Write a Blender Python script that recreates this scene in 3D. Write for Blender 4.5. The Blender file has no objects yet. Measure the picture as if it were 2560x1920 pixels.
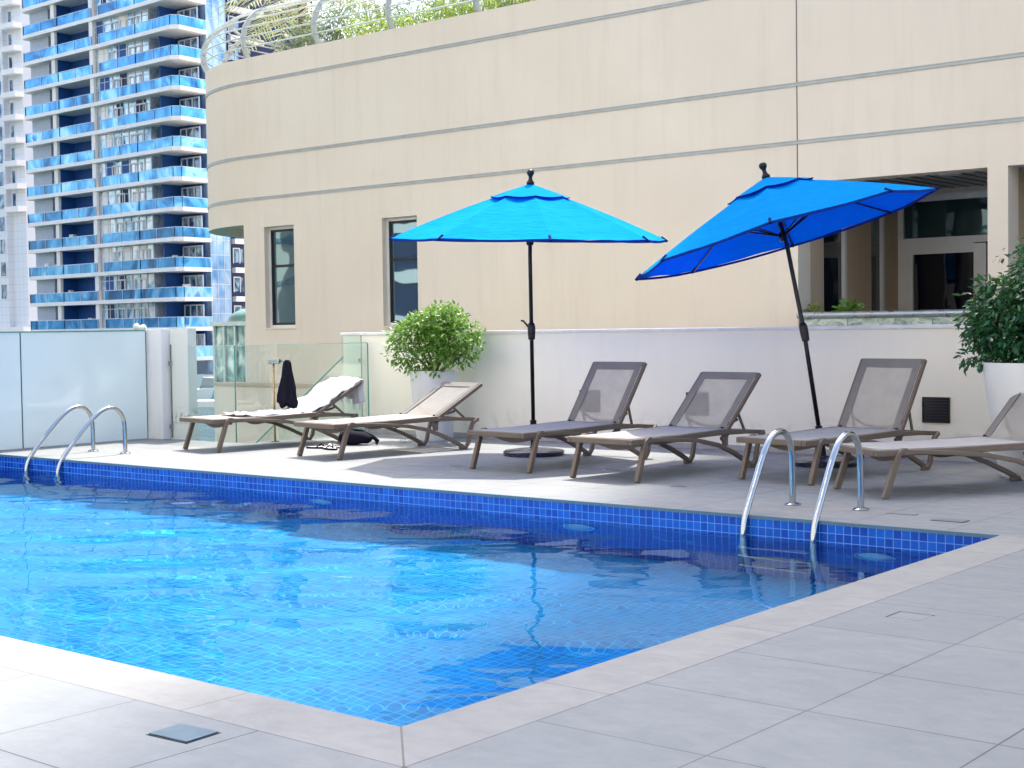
import bpy, math, random
import numpy as np
from mathutils import Matrix, Vector
S = bpy.context.scene
PI = math.pi
R = math.radians
# ------------------------------------------------------------------ camera
cam = bpy.data.cameras.new('camera'); cam_o = bpy.data.objects.new('camera', cam)
S.collection.objects.link(cam_o); S.camera = cam_o
yaw, pit, rol = R(-39.50151448), R(2.18676609), R(-0.82418974)
fwd = Vector((math.sin(yaw)*math.cos(pit), math.cos(yaw)*math.cos(pit), -math.sin(pit)))
rt = Vector((math.cos(yaw), -math.sin(yaw), 0)); up = rt.cross(fwd)
cr = math.cos(rol)*rt + math.sin(rol)*up; cu = -math.sin(rol)*rt + math.cos(rol)*up
M = Matrix((cr, cu, -fwd)).transposed().to_4x4(); M.translation = Vector((3.0178, -3.1089, 1.2))
cam_o.matrix_world = M
cam.sensor_width = 36; cam.lens = 3598.29/2560*36; cam.clip_end = 3000; cam.clip_start = .05
# ------------------------------------------------------------------ sky and sun
sun_dir = Vector((-.37, 1.0, 2.07)).normalized()
W = bpy.data.worlds.new('World'); S.world = W; W.use_nodes = True
wn = W.node_tree; sk = wn.nodes.new('ShaderNodeTexSky'); sk.sky_type = 'NISHITA'; sk.sun_disc = False
sk.sun_elevation = math.asin(sun_dir.z); sk.sun_rotation = math.atan2(sun_dir.x, sun_dir.y)
sk.dust_density = 3.5; sk.air_density = 1.0; sk.ozone_density = 1.0
wn.links.new(sk.outputs[0], wn.nodes['Background'].inputs[0]); wn.nodes['Background'].inputs[1].default_value = .15
sun = bpy.data.lights.new('sun', 'SUN'); sun.energy = 3.15; sun.angle = R(.5); sun.color = (1, .925, .81)
sun_o = bpy.data.objects.new('sun', sun); S.collection.objects.link(sun_o)
sun_o.rotation_euler = sun_dir.to_track_quat('Z', 'Y').to_euler()
sun.cycles.is_caustics_light = True
S.view_settings.view_transform = 'Standard'; S.view_settings.look = 'None'
S.view_settings.exposure = 1.70; S.view_settings.gamma = 1
S.cycles.caustics_reflective = False; S.cycles.caustics_refractive = True
S.cycles.use_denoising = True; S.cycles.sample_clamp_indirect = 4; S.cycles.blur_glossy = .5
S.cycles.max_bounces = 10; S.cycles.transparent_max_bounces = 16; S.cycles.transmission_bounces = 8

# ------------------------------------------------------------------ material helpers
class NT:
    def __init__(s, name):
        s.m = bpy.data.materials.new(name); s.m.use_nodes = True; s.t = s.m.node_tree; s.t.nodes.clear()
        s.out = s.n('ShaderNodeOutputMaterial')
    def n(s, typ, **kw):
        x = s.t.nodes.new(typ)
        for k, v in kw.items(): setattr(x, k, v)
        return x
    def l(s, a, b): s.t.links.new(a, b)
    def val(s, sock, v):
        if hasattr(v, 'is_linked') or isinstance(v, bpy.types.NodeSocket): s.l(v, sock)
        elif isinstance(v, (tuple, list)) and len(v) == 3 and sock.type == 'RGBA': sock.default_value = (*v, 1)
        else: sock.default_value = v
    def math(s, op, a, b=None, c=None, clamp=False):
        x = s.n('ShaderNodeMath', operation=op, use_clamp=clamp); s.val(x.inputs[0], a)
        if b is not None: s.val(x.inputs[1], b)
        if c is not None: s.val(x.inputs[2], c)
        return x.outputs[0]
    def mix(s, f, a, b):
        x = s.n('ShaderNodeMix', data_type='RGBA'); s.val(x.inputs[0], f); s.val(x.inputs[6], a); s.val(x.inputs[7], b)
        return x.outputs[2]
    def co(s, kind='Object', scale=(1, 1, 1)):
        c = s.n('ShaderNodeTexCoord').outputs[kind]
        mp = s.n('ShaderNodeMapping'); mp.inputs['Scale'].default_value = scale; s.l(c, mp.inputs[0]); return mp.outputs[0]
    def noise(s, vec, scale, detail=4, rough=.55, dist=0):
        x = s.n('ShaderNodeTexNoise'); s.l(vec, x.inputs['Vector']); x.inputs['Scale'].default_value = scale
        x.inputs['Detail'].default_value = detail; x.inputs['Roughness'].default_value = rough
        x.inputs['Distortion'].default_value = dist; return x.outputs['Fac']
    def ramp(s, fac, stops):
        x = s.n('ShaderNodeValToRGB'); s.l(fac, x.inputs[0]); e = x.color_ramp.elements
        while len(e) > 1: e.remove(e[-1])
        for i, (p, c) in enumerate(stops):
            k = e[0] if i == 0 else e.new(p)
            k.position = p; k.color = (*c, 1) if len(c) == 3 else c
        return x.outputs[0]
    def rng(s, v, a, b, c, d):
        x = s.n('ShaderNodeMapRange'); s.val(x.inputs[0], v)
        for i, q in enumerate((a, b, c, d)): x.inputs[i+1].default_value = q
        return x.outputs[0]
    def bump(s, h, strength=.3, dist=.01):
        x = s.n('ShaderNodeBump'); s.l(h, x.inputs['Height']); x.inputs['Strength'].default_value = strength
        x.inputs['Distance'].default_value = dist; return x.outputs[0]
    def pr(s, color, rough=.5, metal=0, normal=None, spec=.5, coat=0, trans=0, ior=1.45):
        b = s.n('ShaderNodeBsdfPrincipled'); s.val(b.inputs['Base Color'], color); s.val(b.inputs['Roughness'], rough)
        s.val(b.inputs['Metallic'], metal); b.inputs['Specular IOR Level'].default_value = spec
        b.inputs['Coat Weight'].default_value = coat; b.inputs['Transmission Weight'].default_value = trans
        b.inputs['IOR'].default_value = ior
        if normal is not None: s.l(normal, b.inputs['Normal'])
        return b.outputs[0]
    def done(s, shader): s.l(shader, s.out.inputs[0]); return s.m

def simple(name, color, rough=.5, metal=0, var=.12, scale=6, bumps=0, spec=.5, coat=0):
    t = NT(name); v = t.co()
    f = t.noise(v, scale, 5)
    c = t.mix(t.rng(f, .3, .7, 0, 1), tuple(x*(1-var) for x in color), tuple(min(1, x*(1+var)) for x in color))
    rr = t.rng(f, .3, .7, max(0, rough-.06), min(1, rough+.06))
    nm = t.bump(t.noise(v, scale*14, 3), bumps, .004) if bumps else None
    return t.done(t.pr(c, rr, metal, nm, spec, coat))

def line_mask(t, coord, off, pitch, w):
    """1 on the joint, 0 elsewhere"""
    a = t.math('DIVIDE', t.math('SUBTRACT', coord, off), pitch)
    f = t.math('FRACT', a); d = t.math('MINIMUM', f, t.math('SUBTRACT', 1.0, f))
    return t.math('LESS_THAN', d, w/pitch/2)

def deck_mat(name, warm=False, grid=True):
    t = NT(name); c = t.n('ShaderNodeTexCoord').outputs['Object']
    sp = t.n('ShaderNodeSeparateXYZ'); t.l(c, sp.inputs[0]); x, y = sp.outputs[0], sp.outputs[1]
    v = t.co(); v2 = t.co(scale=(1, 1.5, 1))
    n1 = t.noise(v, 1.1, 6, .6); n2 = t.noise(v2, 4.5, 9, .72, .3); n3 = t.noise(v, 60, 3)
    base = ((.225, .225, .217), (.265, .262, .252)) if warm else ((.186, .200, .208), (.220, .230, .235))
    col = t.mix(t.rng(n1, .35, .65, 0, 1), *base)
    col = t.mix(t.rng(n2, .42, .75, 0, .34), col, (.13, .14, .15))
    col = t.mix(t.rng(n3, .45, .8, 0, .16), col, (.26, .265, .27))
    h = n2
    if grid:
        # tile tone differs a little from one tile to the next
        ix = t.math('FLOOR', t.math('DIVIDE', t.math('SUBTRACT', x, .286), .606)); iy = t.math('FLOOR', t.math('DIVIDE', t.math('SUBTRACT', y, -.285), .585))
        cb = t.n('ShaderNodeCombineXYZ'); t.l(ix, cb.inputs[0]); t.l(iy, cb.inputs[1])
        wn_ = t.n('ShaderNodeTexWhiteNoise', noise_dimensions='3D'); t.l(cb.outputs[0], wn_.inputs[0])
        col = t.mix(t.rng(wn_.outputs[0], 0, 1, 0, .32), col, (.155, .175, .19))
        m = t.math('MAXIMUM', line_mask(t, x, .286, .606, .0065), line_mask(t, y, -.285, .585, .0065))
    else:
        m1 = t.math('MULTIPLY', line_mask(t, y, .689-1.17, 1.17, .0045), t.math('GREATER_THAN', x, 0.0))
        m2 = t.math('MULTIPLY', line_mask(t, x, -.70, 1.17, .0045), t.math('LESS_THAN', x, -.0))
        m = t.math('MAXIMUM', m1, m2)
    dirt = t.rng(t.noise(v, .7, 2), .3, .55, .5, 1)
    mm = t.math('MULTIPLY', m, dirt)
    col = t.mix(mm, col, (.055, .06, .065))
    vo = t.n('ShaderNodeTexVoronoi'); t.l(v, vo.inputs['Vector']); vo.inputs['Scale'].default_value = 1.1
    col = t.mix(t.math('LESS_THAN', vo.outputs['Distance'], .0075), col, (.05, .05, .05))
    st0 = t.rng(t.noise(v, 1.6, 7, .7, 1.4), .60, .70, 0, .22); col = t.mix(st0, col, (.13, .135, .135))
    # damp stains round the ladder feet
    d = t.n('ShaderNodeVectorMath', operation='DISTANCE'); t.l(c, d.inputs[0]); d.inputs[1].default_value = (-1.35, 5.15, 0)
    st = t.math('MULTIPLY', t.rng(d.outputs['Value'], .15, .75, 1, 0), t.rng(t.noise(v, 5, 5, .6, 1), .5, .6, 0, .45))
    col = t.mix(st, col, (.30, .26, .20))
    rough = t.rng(n2, .3, .7, .42, .62)
    nm = t.bump(t.math('SUBTRACT', t.math('MULTIPLY', h, .35), m), .35, .0025)
    return t.done(t.pr(col, rough, 0, nm, .35))

def mosaic(name, lo, hi, grout, axes, pitch=.05, off=(0, 0), w=.0045, jitter=1.0):
    t = NT(name); c = t.n('ShaderNodeTexCoord').outputs['Object']
    sp = t.n('ShaderNodeSeparateXYZ'); t.l(c, sp.inputs[0])
    a, b = sp.outputs[axes[0]], sp.outputs[axes[1]]
    m = t.math('MAXIMUM', line_mask(t, a, off[0], pitch, w), line_mask(t, b, off[1], pitch, w))
    ia = t.math('FLOOR', t.math('DIVIDE', t.math('SUBTRACT', a, off[0]), pitch)); ib = t.math('FLOOR', t.math('DIVIDE', t.math('SUBTRACT', b, off[1]), pitch))
    cb = t.n('ShaderNodeCombineXYZ'); t.l(ia, cb.inputs[0]); t.l(ib, cb.inputs[1])
    wn_ = t.n('ShaderNodeTexWhiteNoise', noise_dimensions='3D'); t.l(cb.outputs[0], wn_.inputs[0])
    col = t.mix(t.rng(wn_.outputs[0], 0, 1, 0, jitter), lo, hi)
    nz = t.noise(t.co(), 90, 3)
    col = t.mix(t.rng(nz, .5, .75, 0, .35), col, tuple(x*.55 for x in lo))
    col = t.mix(m, col, grout)
    nm = t.bump(t.math('SUBTRACT', 1.0, m), .3, .002)
    return t.done(t.pr(col, t.math('ADD', .22, t.math('MULTIPLY', m, .4)), 0, nm, .5))

def stucco(name, c0, c1, streak=.18, base_dirt=False):
    t = NT(name); v = t.co(); vs = t.co(scale=(3.2, 3.2, .28))
    a = t.noise(v, .45, 4); b = t.noise(vs, 2.2, 6, .65); f = t.noise(v, 55, 3)
    col = t.mix(t.rng(a, .35, .65, 0, 1), c0, c1)
    col = t.mix(t.rng(b, .5, .72, 0, streak), col, tuple(x*.72 for x in c0))
    if base_dirt:
        sp = t.n('ShaderNodeSeparateXYZ'); t.l(t.n('ShaderNodeTexCoord').outputs['Object'], sp.inputs[0])
        dd = t.math('MULTIPLY', t.rng(sp.outputs[2], .0, .38, 1, 0), t.rng(t.noise(v, 4.5, 7, .7, .6), .52, .66, 0, .55)); col = t.mix(dd, col, (.34, .33, .31))
        sc = t.rng(t.noise(t.co(scale=(1, 1, 2.5)), 9, 8, .75, 1.2), .68, .74, 0, .30); col = t.mix(sc, col, (.55, .54, .52))
    nm = t.bump(f, .25, .004)
    return t.done(t.pr(col, .82, 0, nm, .25))

def glass_clear(name, tint, refl=.12, alpha_tint=.12):
    """thin pane: mostly lets light through, reflects by Fresnel"""
    t = NT(name)
    tr = t.n('ShaderNodeBsdfTransparent'); tr.inputs[0].default_value = (*tint, 1)
    gl = t.n('ShaderNodeBsdfGlossy'); gl.inputs['Roughness'].default_value = .01; gl.inputs['Color'].default_value = (1, 1, 1, 1)
    fr = t.n('ShaderNodeLayerWeight'); fr.inputs[0].default_value = .5
    f = t.math('ADD', t.math('MULTIPLY', t.math('POWER', fr.outputs['Facing'], 4.0), .9), .05+refl*.3, clamp=True)
    df = t.n('ShaderNodeBsdfDiffuse'); df.inputs[0].default_value = (.55, .75, .68, 1)
    mx0 = t.n('ShaderNodeMixShader'); mx0.inputs[0].default_value = alpha_tint; t.l(tr.outputs[0], mx0.inputs[1]); t.l(df.outputs[0], mx0.inputs[2])
    mx = t.n('ShaderNodeMixShader'); t.l(f, mx.inputs[0]); t.l(mx0.outputs[0], mx.inputs[1]); t.l(gl.outputs[0], mx.inputs[2])
    return t.done(mx.outputs[0])

def window_glass(name, color=(.02, .05, .07), wav=.02, rough=.02, metal=0.0, spec=.9, wscale=1.2):
    t = NT(name); v = t.co(); n = t.noise(v, wscale, 2)
    nm = t.bump(n, wav, .5)
    return t.done(t.pr(color, rough, metal, nm, spec))

def fabric(name, c, tr=0.0, hole=0.0, weave=900, sheen=.2, wr=0, trc=None):
    t = NT(name); v = t.co(); f = t.noise(v, 9, 4)
    col = t.mix(t.rng(f, .3, .7, 0, 1), tuple(x*.93 for x in c), tuple(min(1, x*1.06) for x in c))
    fine = t.noise(v, weave, 1)
    nm = t.bump(fine, .15, .001)
    if wr:
        ww = t.noise(t.co(scale=(1, 1, 6)), wr, 3); nm = t.bump(ww, .5, .02)
    d = t.pr(col, .85, 0, nm, .15 if trc is None else .03)
    if tr:
        tl = t.n('ShaderNodeBsdfTranslucent'); t.val(tl.inputs[0], col if trc is None else trc); mx = t.n('ShaderNodeMixShader'); mx.inputs[0].default_value = tr
        t.l(d, mx.inputs[1]); t.l(tl.outputs[0], mx.inputs[2]); d = mx.outputs[0]
    if hole:
        tp = t.n('ShaderNodeBsdfTransparent'); mx = t.n('ShaderNodeMixShader'); mx.inputs[0].default_value = hole
        t.l(d, mx.inputs[1]); t.l(tp.outputs[0], mx.inputs[2]); d = mx.outputs[0]
    return t.done(d)

def leaf_mat(name, cols, tr=.35, rough=.35, spec=.5):
    t = NT(name); g = t.n('ShaderNodeNewGeometry')
    col = t.ramp(g.outputs['Random Per Island'], [(i/(len(cols)-1), c) for i, c in enumerate(cols)])
    d = t.pr(col, rough, 0, None, spec)
    tl = t.n('ShaderNodeBsdfTranslucent'); t.l(t.mix(.5, col, (.18, .30, .03)), tl.inputs[0])
    mx = t.n('ShaderNodeMixShader'); mx.inputs[0].default_value = tr; t.l(d, mx.inputs[1]); t.l(tl.outputs[0], mx.inputs[2])
    return t.done(mx.outputs[0])

# ------------------------------------------------------------------ mesh helpers
class MB:
    def __init__(s): s.v = []; s.f = []; s.mi = []
    def add(s, vs, fs, mi=0):
        o = len(s.v); s.v += [tuple(p) for p in vs]; s.f += [tuple(i+o for i in f) for f in fs]; s.mi += [mi]*len(fs); return s
    def box(s, x0, x1, y0, y1, z0, z1, mi=0):
        return s.add([(x, y, z) for z in (z0, z1) for x, y in ((x0, y0), (x1, y0), (x1, y1), (x0, y1))],
                     [(3, 2, 1, 0), (4, 5, 6, 7), (0, 1, 5, 4), (1, 2, 6, 5), (2, 3, 7, 6), (3, 0, 4, 7)], mi)
    def quad(s, a, b, c, d, mi=0): return s.add([a, b, c, d], [(0, 1, 2, 3)], mi)
    def prism(s, pts, z0, z1, mi=0):
        n = len(pts)
        return s.add([(x, y, z0) for x, y in pts]+[(x, y, z1) for x, y in pts],
                     [tuple(range(n))[::-1], tuple(range(n, 2*n))]+[(i, (i+1) % n, n+(i+1) % n, n+i) for i in range(n)], mi)
    def xprism(s, pts, x0, x1, mi=0):
        """polygon in y,z pushed along x"""
        n = len(pts)
        return s.add([(x0, y, z) for y, z in pts]+[(x1, y, z) for y, z in pts],
                     [tuple(range(n))[::-1], tuple(range(n, 2*n))]+[(i, (i+1) % n, n+(i+1) % n, n+i) for i in range(n)], mi)
    def stroke(s, path, w, x0, x1, mi=0):
        """flat bar: path of (y,z), thickness w (number or list), pushed along x"""
        n = len(path); ws = w if isinstance(w, (list, tuple)) else [w]*n; L = []; Rr = []
        for i, p in enumerate(path):
            a = path[max(0, i-1)]; b = path[min(n-1, i+1)]
            d = Vector((b[0]-a[0], b[1]-a[1])).normalized(); nn = Vector((-d.y, d.x)); k = 1
            if 0 < i < n-1:
                d1 = Vector((p[0]-a[0], p[1]-a[1])).normalized(); k = 1/max(.5, abs(nn.dot(Vector((-d1.y, d1.x)))))
            L.append((p[0]+nn.x*ws[i]/2*k, p[1]+nn.y*ws[i]/2*k)); Rr.append((p[0]-nn.x*ws[i]/2*k, p[1]-nn.y*ws[i]/2*k))
        vs = []
        for i in range(n): vs += [(x0, *L[i]), (x1, *L[i]), (x1, *Rr[i]), (x0, *Rr[i])]
        fs = [(0, 1, 2, 3), (4*n-1, 4*n-2, 4*n-3, 4*n-4)]
        for i in range(n-1):
            for j in range(4):
                a = 4*i+j; b = 4*i+(j+1) % 4; fs.append((a, a+4, b+4, b))
        return s.add(vs, fs, mi)
    def tube(s, path, r, seg=10, mi=0, cap=True, closed=False):
        P = [Vector(p) for p in path]; n = len(P); rs = r if isinstance(r, (list, tuple)) else [r]*n
        vs = []; prev = None
        for i in range(n):
            a = P[(i-1) % n] if closed else P[max(0, i-1)]; b = P[(i+1) % n] if closed else P[min(n-1, i+1)]
            d = (b-a).normalized()
            if prev is None: u = d.orthogonal().normalized()
            else:
                u = prev - d*prev.dot(d)
                u = u.normalized() if u.length > 1e-6 else d.orthogonal().normalized()
            prev = u; w = d.cross(u)
            vs += [P[i]+rs[i]*(math.cos(2*PI*k/seg)*u+math.sin(2*PI*k/seg)*w) for k in range(seg)]
        fs = []
        for i in range(n if closed else n-1):
            for k in range(seg):
                a = i*seg+k; b = i*seg+(k+1) % seg; c = ((i+1) % n)*seg+(k+1) % seg; e = ((i+1) % n)*seg+k; fs.append((a, b, c, e))
        if cap and not closed: fs += [tuple(range(seg))[::-1], tuple(range((n-1)*seg, n*seg))]
        return s.add(vs, fs, mi)
    def lathe(s, prof, c=(0, 0, 0), seg=32, mi=0, cap=True, fn=None):
        vs = []
        for r, z in prof:
            for k in range(seg):
                a = 2*PI*k/seg; rr = r*(fn(a, z) if fn else 1); vs.append((c[0]+rr*math.cos(a), c[1]+rr*math.sin(a), c[2]+z))
        n = len(prof); fs = [(i*seg+k, i*seg+(k+1) % seg, (i+1)*seg+(k+1) % seg, (i+1)*seg+k) for i in range(n-1) for k in range(seg)]
        if cap: fs += [tuple(range(seg))[::-1], tuple(range((n-1)*seg, n*seg))]
        return s.add(vs, fs, mi)
    def grid(s, P, mi=0):
        """P: 2-D list of points"""
        n, m = len(P), len(P[0])
        return s.add([p for row in P for p in row], [(i*m+j, (i+1)*m+j, (i+1)*m+j+1, i*m+j+1) for i in range(n-1) for j in range(m-1)], mi)
    def xf(s, fn): s.v = [tuple(fn(Vector(p))) for p in s.v]; return s
    def build(s, name, mats, parent=None, smooth=False, bevel=0, solid=0, autos=None):
        me = bpy.data.meshes.new(name); me.from_pydata(s.v, [], s.f)
        for m in (mats if isinstance(mats, (list, tuple)) else [mats]): me.materials.append(m)
        if any(s.mi): me.polygons.foreach_set('material_index', s.mi)
        if smooth: me.polygons.foreach_set('use_smooth', [True]*len(s.f))
        me.update(); o = bpy.data.objects.new(name, me); S.collection.objects.link(o)
        if parent: o.parent = parent
        if autos is not None: me.set_sharp_from_angle(angle=R(autos))
        if solid:
            q = o.modifiers.new('solid', 'SOLIDIFY'); q.thickness = solid; q.offset = 0
        if bevel:
            q = o.modifiers.new('bevel', 'BEVEL'); q.width = bevel; q.segments = 2; q.limit_method = 'ANGLE'
        return o

def tag(o, label=None, cat=None, group=None, kind=None):
    for k, v in (('label', label), ('category', cat), ('group', group), ('kind', kind)):
        if v: o[k] = v
    return o
def empty(name, loc=(0, 0, 0), rz=0, **k):
    o = bpy.data.objects.new(name, None); S.collection.objects.link(o); o.location = loc; o.rotation_euler = (0, 0, rz)
    o.empty_display_size = .1
    return tag(o, **k)
def wall_holes(mb, x0, x1, z0, z1, holes, y0, y1, mi=0):
    """wall in the xz plane from y0 to y1, holes = (x0,x1,z0,z1)"""
    xs = sorted({x0, x1, *[h[0] for h in holes], *[h[1] for h in holes]}); xs = [x for x in xs if x0 <= x <= x1]
    for a, b in zip(xs, xs[1:]):
        cut = sorted([(h[2], h[3]) for h in holes if h[0] <= a+1e-6 and h[1] >= b-1e-6]); z = z0
        for c, d in cut:
            if c > z+1e-6: mb.box(a, b, y0, y1, z, c, mi)
            z = max(z, d)
        if z < z1-1e-6: mb.box(a, b, y0, y1, z, z1, mi)

# ------------------------------------------------------------------ materials
M_deck = deck_mat('deck_tile'); M_cop = deck_mat('coping_stone', True, False)
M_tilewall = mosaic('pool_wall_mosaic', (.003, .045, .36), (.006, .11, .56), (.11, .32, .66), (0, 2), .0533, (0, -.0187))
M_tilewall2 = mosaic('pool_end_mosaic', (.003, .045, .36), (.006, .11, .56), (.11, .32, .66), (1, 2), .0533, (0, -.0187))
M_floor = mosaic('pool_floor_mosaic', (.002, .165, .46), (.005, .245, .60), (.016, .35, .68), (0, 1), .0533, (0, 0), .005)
M_trim = simple('pool_edge_trim', (.09, .17, .22), .4, 0, .1, 20)
M_fac = stucco('beige_stucco', (.66, .59, .485), (.70, .635, .53), .18)
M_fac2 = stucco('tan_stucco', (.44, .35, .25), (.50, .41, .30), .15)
M_white = stucco('white_render', (.94, .905, .765), (.955, .93, .80), .08, True)
M_metalgrey = simple('grey_metal', (.36, .38, .39), .4, .3, .08)
M_frame = simple('white_alu_frame', (.62, .62, .60), .35, .1, .04)
M_black = simple('black_metal', (.012, .012, .014), .35, .3, .1)
M_steel = simple('polished_steel', (.44, .46, .47), .07, 1, .04)
M_winglass = window_glass('dark_window_glass', (.16, .26, .30), .012, .015, .8, 1, .7)
M_darkglass = window_glass('black_glass', (.004, .006, .012), .02, .02, 0, .6)
M_pole = simple('umbrella_black_metal', (.010, .010, .012), .3, .4, .05)
M_cloth_blue = fabric('azure_canvas', (.0, .30, .78), .36, 0, 900, wr=7, trc=(.0, .012, .55))
M_frame_l = simple('taupe_resin', (.142, .108, .080), .42, 0, .06, 14)
M_sling = fabric('beige_sling', (.40, .38, .345), .25, .30)
M_sling2 = fabric('beige_sling_double', (.205, .20, .19), .12, 0)
M_seat = fabric('seat_sling', (.40, .39, .375), .15, 0)
M_towel = fabric('white_towel', (.66, .66, .70), .15, 0, 300)
M_blackcloth = fabric('black_cloth', (.006, .006, .014), 0, 0, 300)
M_leaf1 = leaf_mat('ficus_leaf', [(.07, .19, .025), (.16, .36, .045), (.09, .24, .03), (.30, .48, .12), (.05, .14, .022)])
M_leaf2 = leaf_mat('dark_glossy_leaf', [(.013, .07, .03), (.03, .14, .055), (.016, .08, .04), (.06, .20, .07), (.02, .10, .04)], .2, .2, .7)
M_leaf3 = leaf_mat('hedge_leaf', [(.18, .30, .02), (.34, .44, .04), (.22, .30, .03), (.12, .20, .02)], .4)
M_leaf4 = leaf_mat('grey_green_leaf', [(.20, .26, .17), (.32, .38, .28), (.16, .24, .12), (.42, .46, .38)], .3)
M_palm = leaf_mat('dry_palm_leaf', [(.42, .40, .24), (.55, .52, .36), (.36, .38, .20), (.62, .60, .48)], .3)
M_bark = simple('bark', (.16, .11, .07), .85, 0, .3, 30, .4)
M_soil = simple('soil', (.05, .035, .02), .95, 0, .3, 30, .3)
M_pot = stucco('white_planter', (.66, .68, .68), (.74, .76, .76), .1)
M_gl_clear = glass_clear('clear_greenish_glass', (.90, .97, .94), .1, .07)
M_gl_edge = simple('green_glass_edge', (.08, .30, .24), .15, 0, .1)

# ------------------------------------------------------------------ SETTING: deck, pool, water
X0, X1, Y0, Y1 = -10.6, 0.0, 0.0, 4.85
ZF, ZW = -1.37, -.138
CP = .286
mb = MB()   # deck sheet around the coping, thick slab
FX = -10.70; FY = 7.05; GX = -9.08
top = [(FX, -9, 0), (X0-CP+.2, -9, 0)]
def rect(x0, x1, y0, y1, z=0): mb.quad((x0, y0, z), (x1, y0, z), (x1, y1, z), (x0, y1, z))
rect(FX, 9, -9, -CP); rect(FX, X0-0.0, -CP, Y1); rect(CP, 9, -CP, Y1)
rect(FX, 9, Y1, FY); rect(GX, 9, FY, 12.1)
mb.box(FX, 9, -9, -8.98, -4.4, -.001); mb.box(FX-.02, FX, -9, FY, -4.4, -.001); mb.box(FX, GX, FY, FY+.02, -4.4, -.001); mb.box(GX-.02, GX, FY+.02, 11.9, -4.4, -.001)
tag(mb.build('pool_deck', M_deck), kind='structure')
mb = MB()   # coping ring: a slab a few mm proud of the deck joints, mitred at the corner
def cop(pts): mb.prism(pts, -.018, .0)
mb.quad((X0, -CP, .0), (0, -CP, .0), (0, 0, .0), (X0, 0, .0)) if False else None
g = .002
mb.prism([(X0, -CP), (CP-.002, -CP), (-.002, 0), (X0, 0)], -.05, .0005)
mb.prism([(CP, -CP+.002), (CP, Y1), (0, Y1), (0, 0.002)], -.05, .0005)
tag(mb.build('pool_coping', M_cop), kind='structure')
mb = MB(); mb.prism([(CP-.0045, -CP), (CP, -CP), (CP, -CP+.0045), (0.0, .0045), (-.0045, .0045), (-.0045, 0)], -.04, .0011)
tag(mb.build('coping_mitre_joint', simple('joint_grout', (.16, .15, .14), .9)), kind='structure')
mb = MB()
mb.quad((X0, Y1, ZF), (X1, Y1, ZF), (X1, Y1, -.02), (X0, Y1, -.02)); mb.quad((X1, Y0, ZF), (X0, Y0, ZF), (X0, Y0, -.05), (X1, Y0, -.05))
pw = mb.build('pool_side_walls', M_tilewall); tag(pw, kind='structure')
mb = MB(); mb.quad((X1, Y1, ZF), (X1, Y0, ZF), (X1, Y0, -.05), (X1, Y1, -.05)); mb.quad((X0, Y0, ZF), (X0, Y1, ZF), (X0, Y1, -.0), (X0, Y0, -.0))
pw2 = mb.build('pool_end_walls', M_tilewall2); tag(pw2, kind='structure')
mb = MB(); mb.box(X0, X1, Y1-.004, Y1+.02, -.02, .0006)
tag(mb.build('pool_edge_trim', M_trim), kind='structure')
mb = MB(); mb.quad((X0, Y0, ZF), (X1, Y0, ZF), (X1, Y1, ZF), (X0, Y1, ZF))
pf = mb.build('pool_floor', M_floor); tag(pf, kind='structure')
rs = np.random.RandomState(5)
nx, ny = 620, 284
XX, YY = np.meshgrid(np.linspace(X0, X1, nx), np.linspace(Y0, Y1, ny), indexing='ij'); Z = np.zeros_like(XX)
warp = .35*np.sin(XX*.9+YY*.6)+.3*np.sin(XX*.5-YY*1.1+1)
for i in range(70):
    lam = .10*(1.5/.10)**(rs.rand()**.9); k = 2*PI/lam; a = rs.normal(R(128), .55)
    amp = lam*.00135*(1.35 if lam > .5 else 1 if lam > .25 else .6)
    Z += np.sin(k*((XX+warp*.25)*math.cos(a)+(YY+warp*.2)*math.sin(a))+rs.rand()*6.28)*amp
calm = .29+.71/(1+np.exp((XX+3.8)*1.1))          # livelier water towards the left end
calm *= .75+.25*np.sin(XX*.8+YY*1.3+.4)
# rings round the near ladder
for lx in (-1.63, -1.14):
    rr_ = np.hypot(XX-lx, YY-4.8); Z += .0011*np.sin(rr_*34)*np.exp(-rr_*2.2)
Z = Z*calm+ZW
V = np.stack([XX, YY, Z], -1).reshape(-1, 3); ii = np.arange(nx*ny).reshape(nx, ny)
F = np.stack([ii[:-1, :-1], ii[1:, :-1], ii[1:, 1:], ii[:-1, 1:]], -1).reshape(-1, 4)
me = bpy.data.meshes.new('pool_water'); me.from_pydata(V.tolist(), [], F.tolist()); me.polygons.foreach_set('use_smooth', [True]*len(F))
t = NT('pool_water'); gl = t.n('ShaderNodeBsdfRefraction'); gl.inputs['IOR'].default_value = 1.33; gl.inputs['Roughness'].default_value = 0; gl.inputs['Color'].default_value = (.97, .995, 1, 1)
gs = t.n('ShaderNodeBsdfGlossy'); gs.inputs['Roughness'].default_value = 0; gs.inputs['Color'].default_value = (.66, .87, 1, 1)
fr = t.n('ShaderNodeFresnel'); fr.inputs[0].default_value = 1.33; mx = t.n('ShaderNodeMixShader'); t.l(t.math('MULTIPLY', fr.outputs[0], .68), mx.inputs[0]); t.l(gl.outputs[0], mx.inputs[1]); t.l(gs.outputs[0], mx.inputs[2])
me.materials.append(t.done(mx.outputs[0]))
wo = bpy.data.objects.new('pool_water', me); S.collection.objects.link(wo); tag(wo, kind='structure')
wo.cycles.is_caustics_caster = True
for o in (pf, pw, pw2): o.cycles.is_caustics_receiver = True

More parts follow.
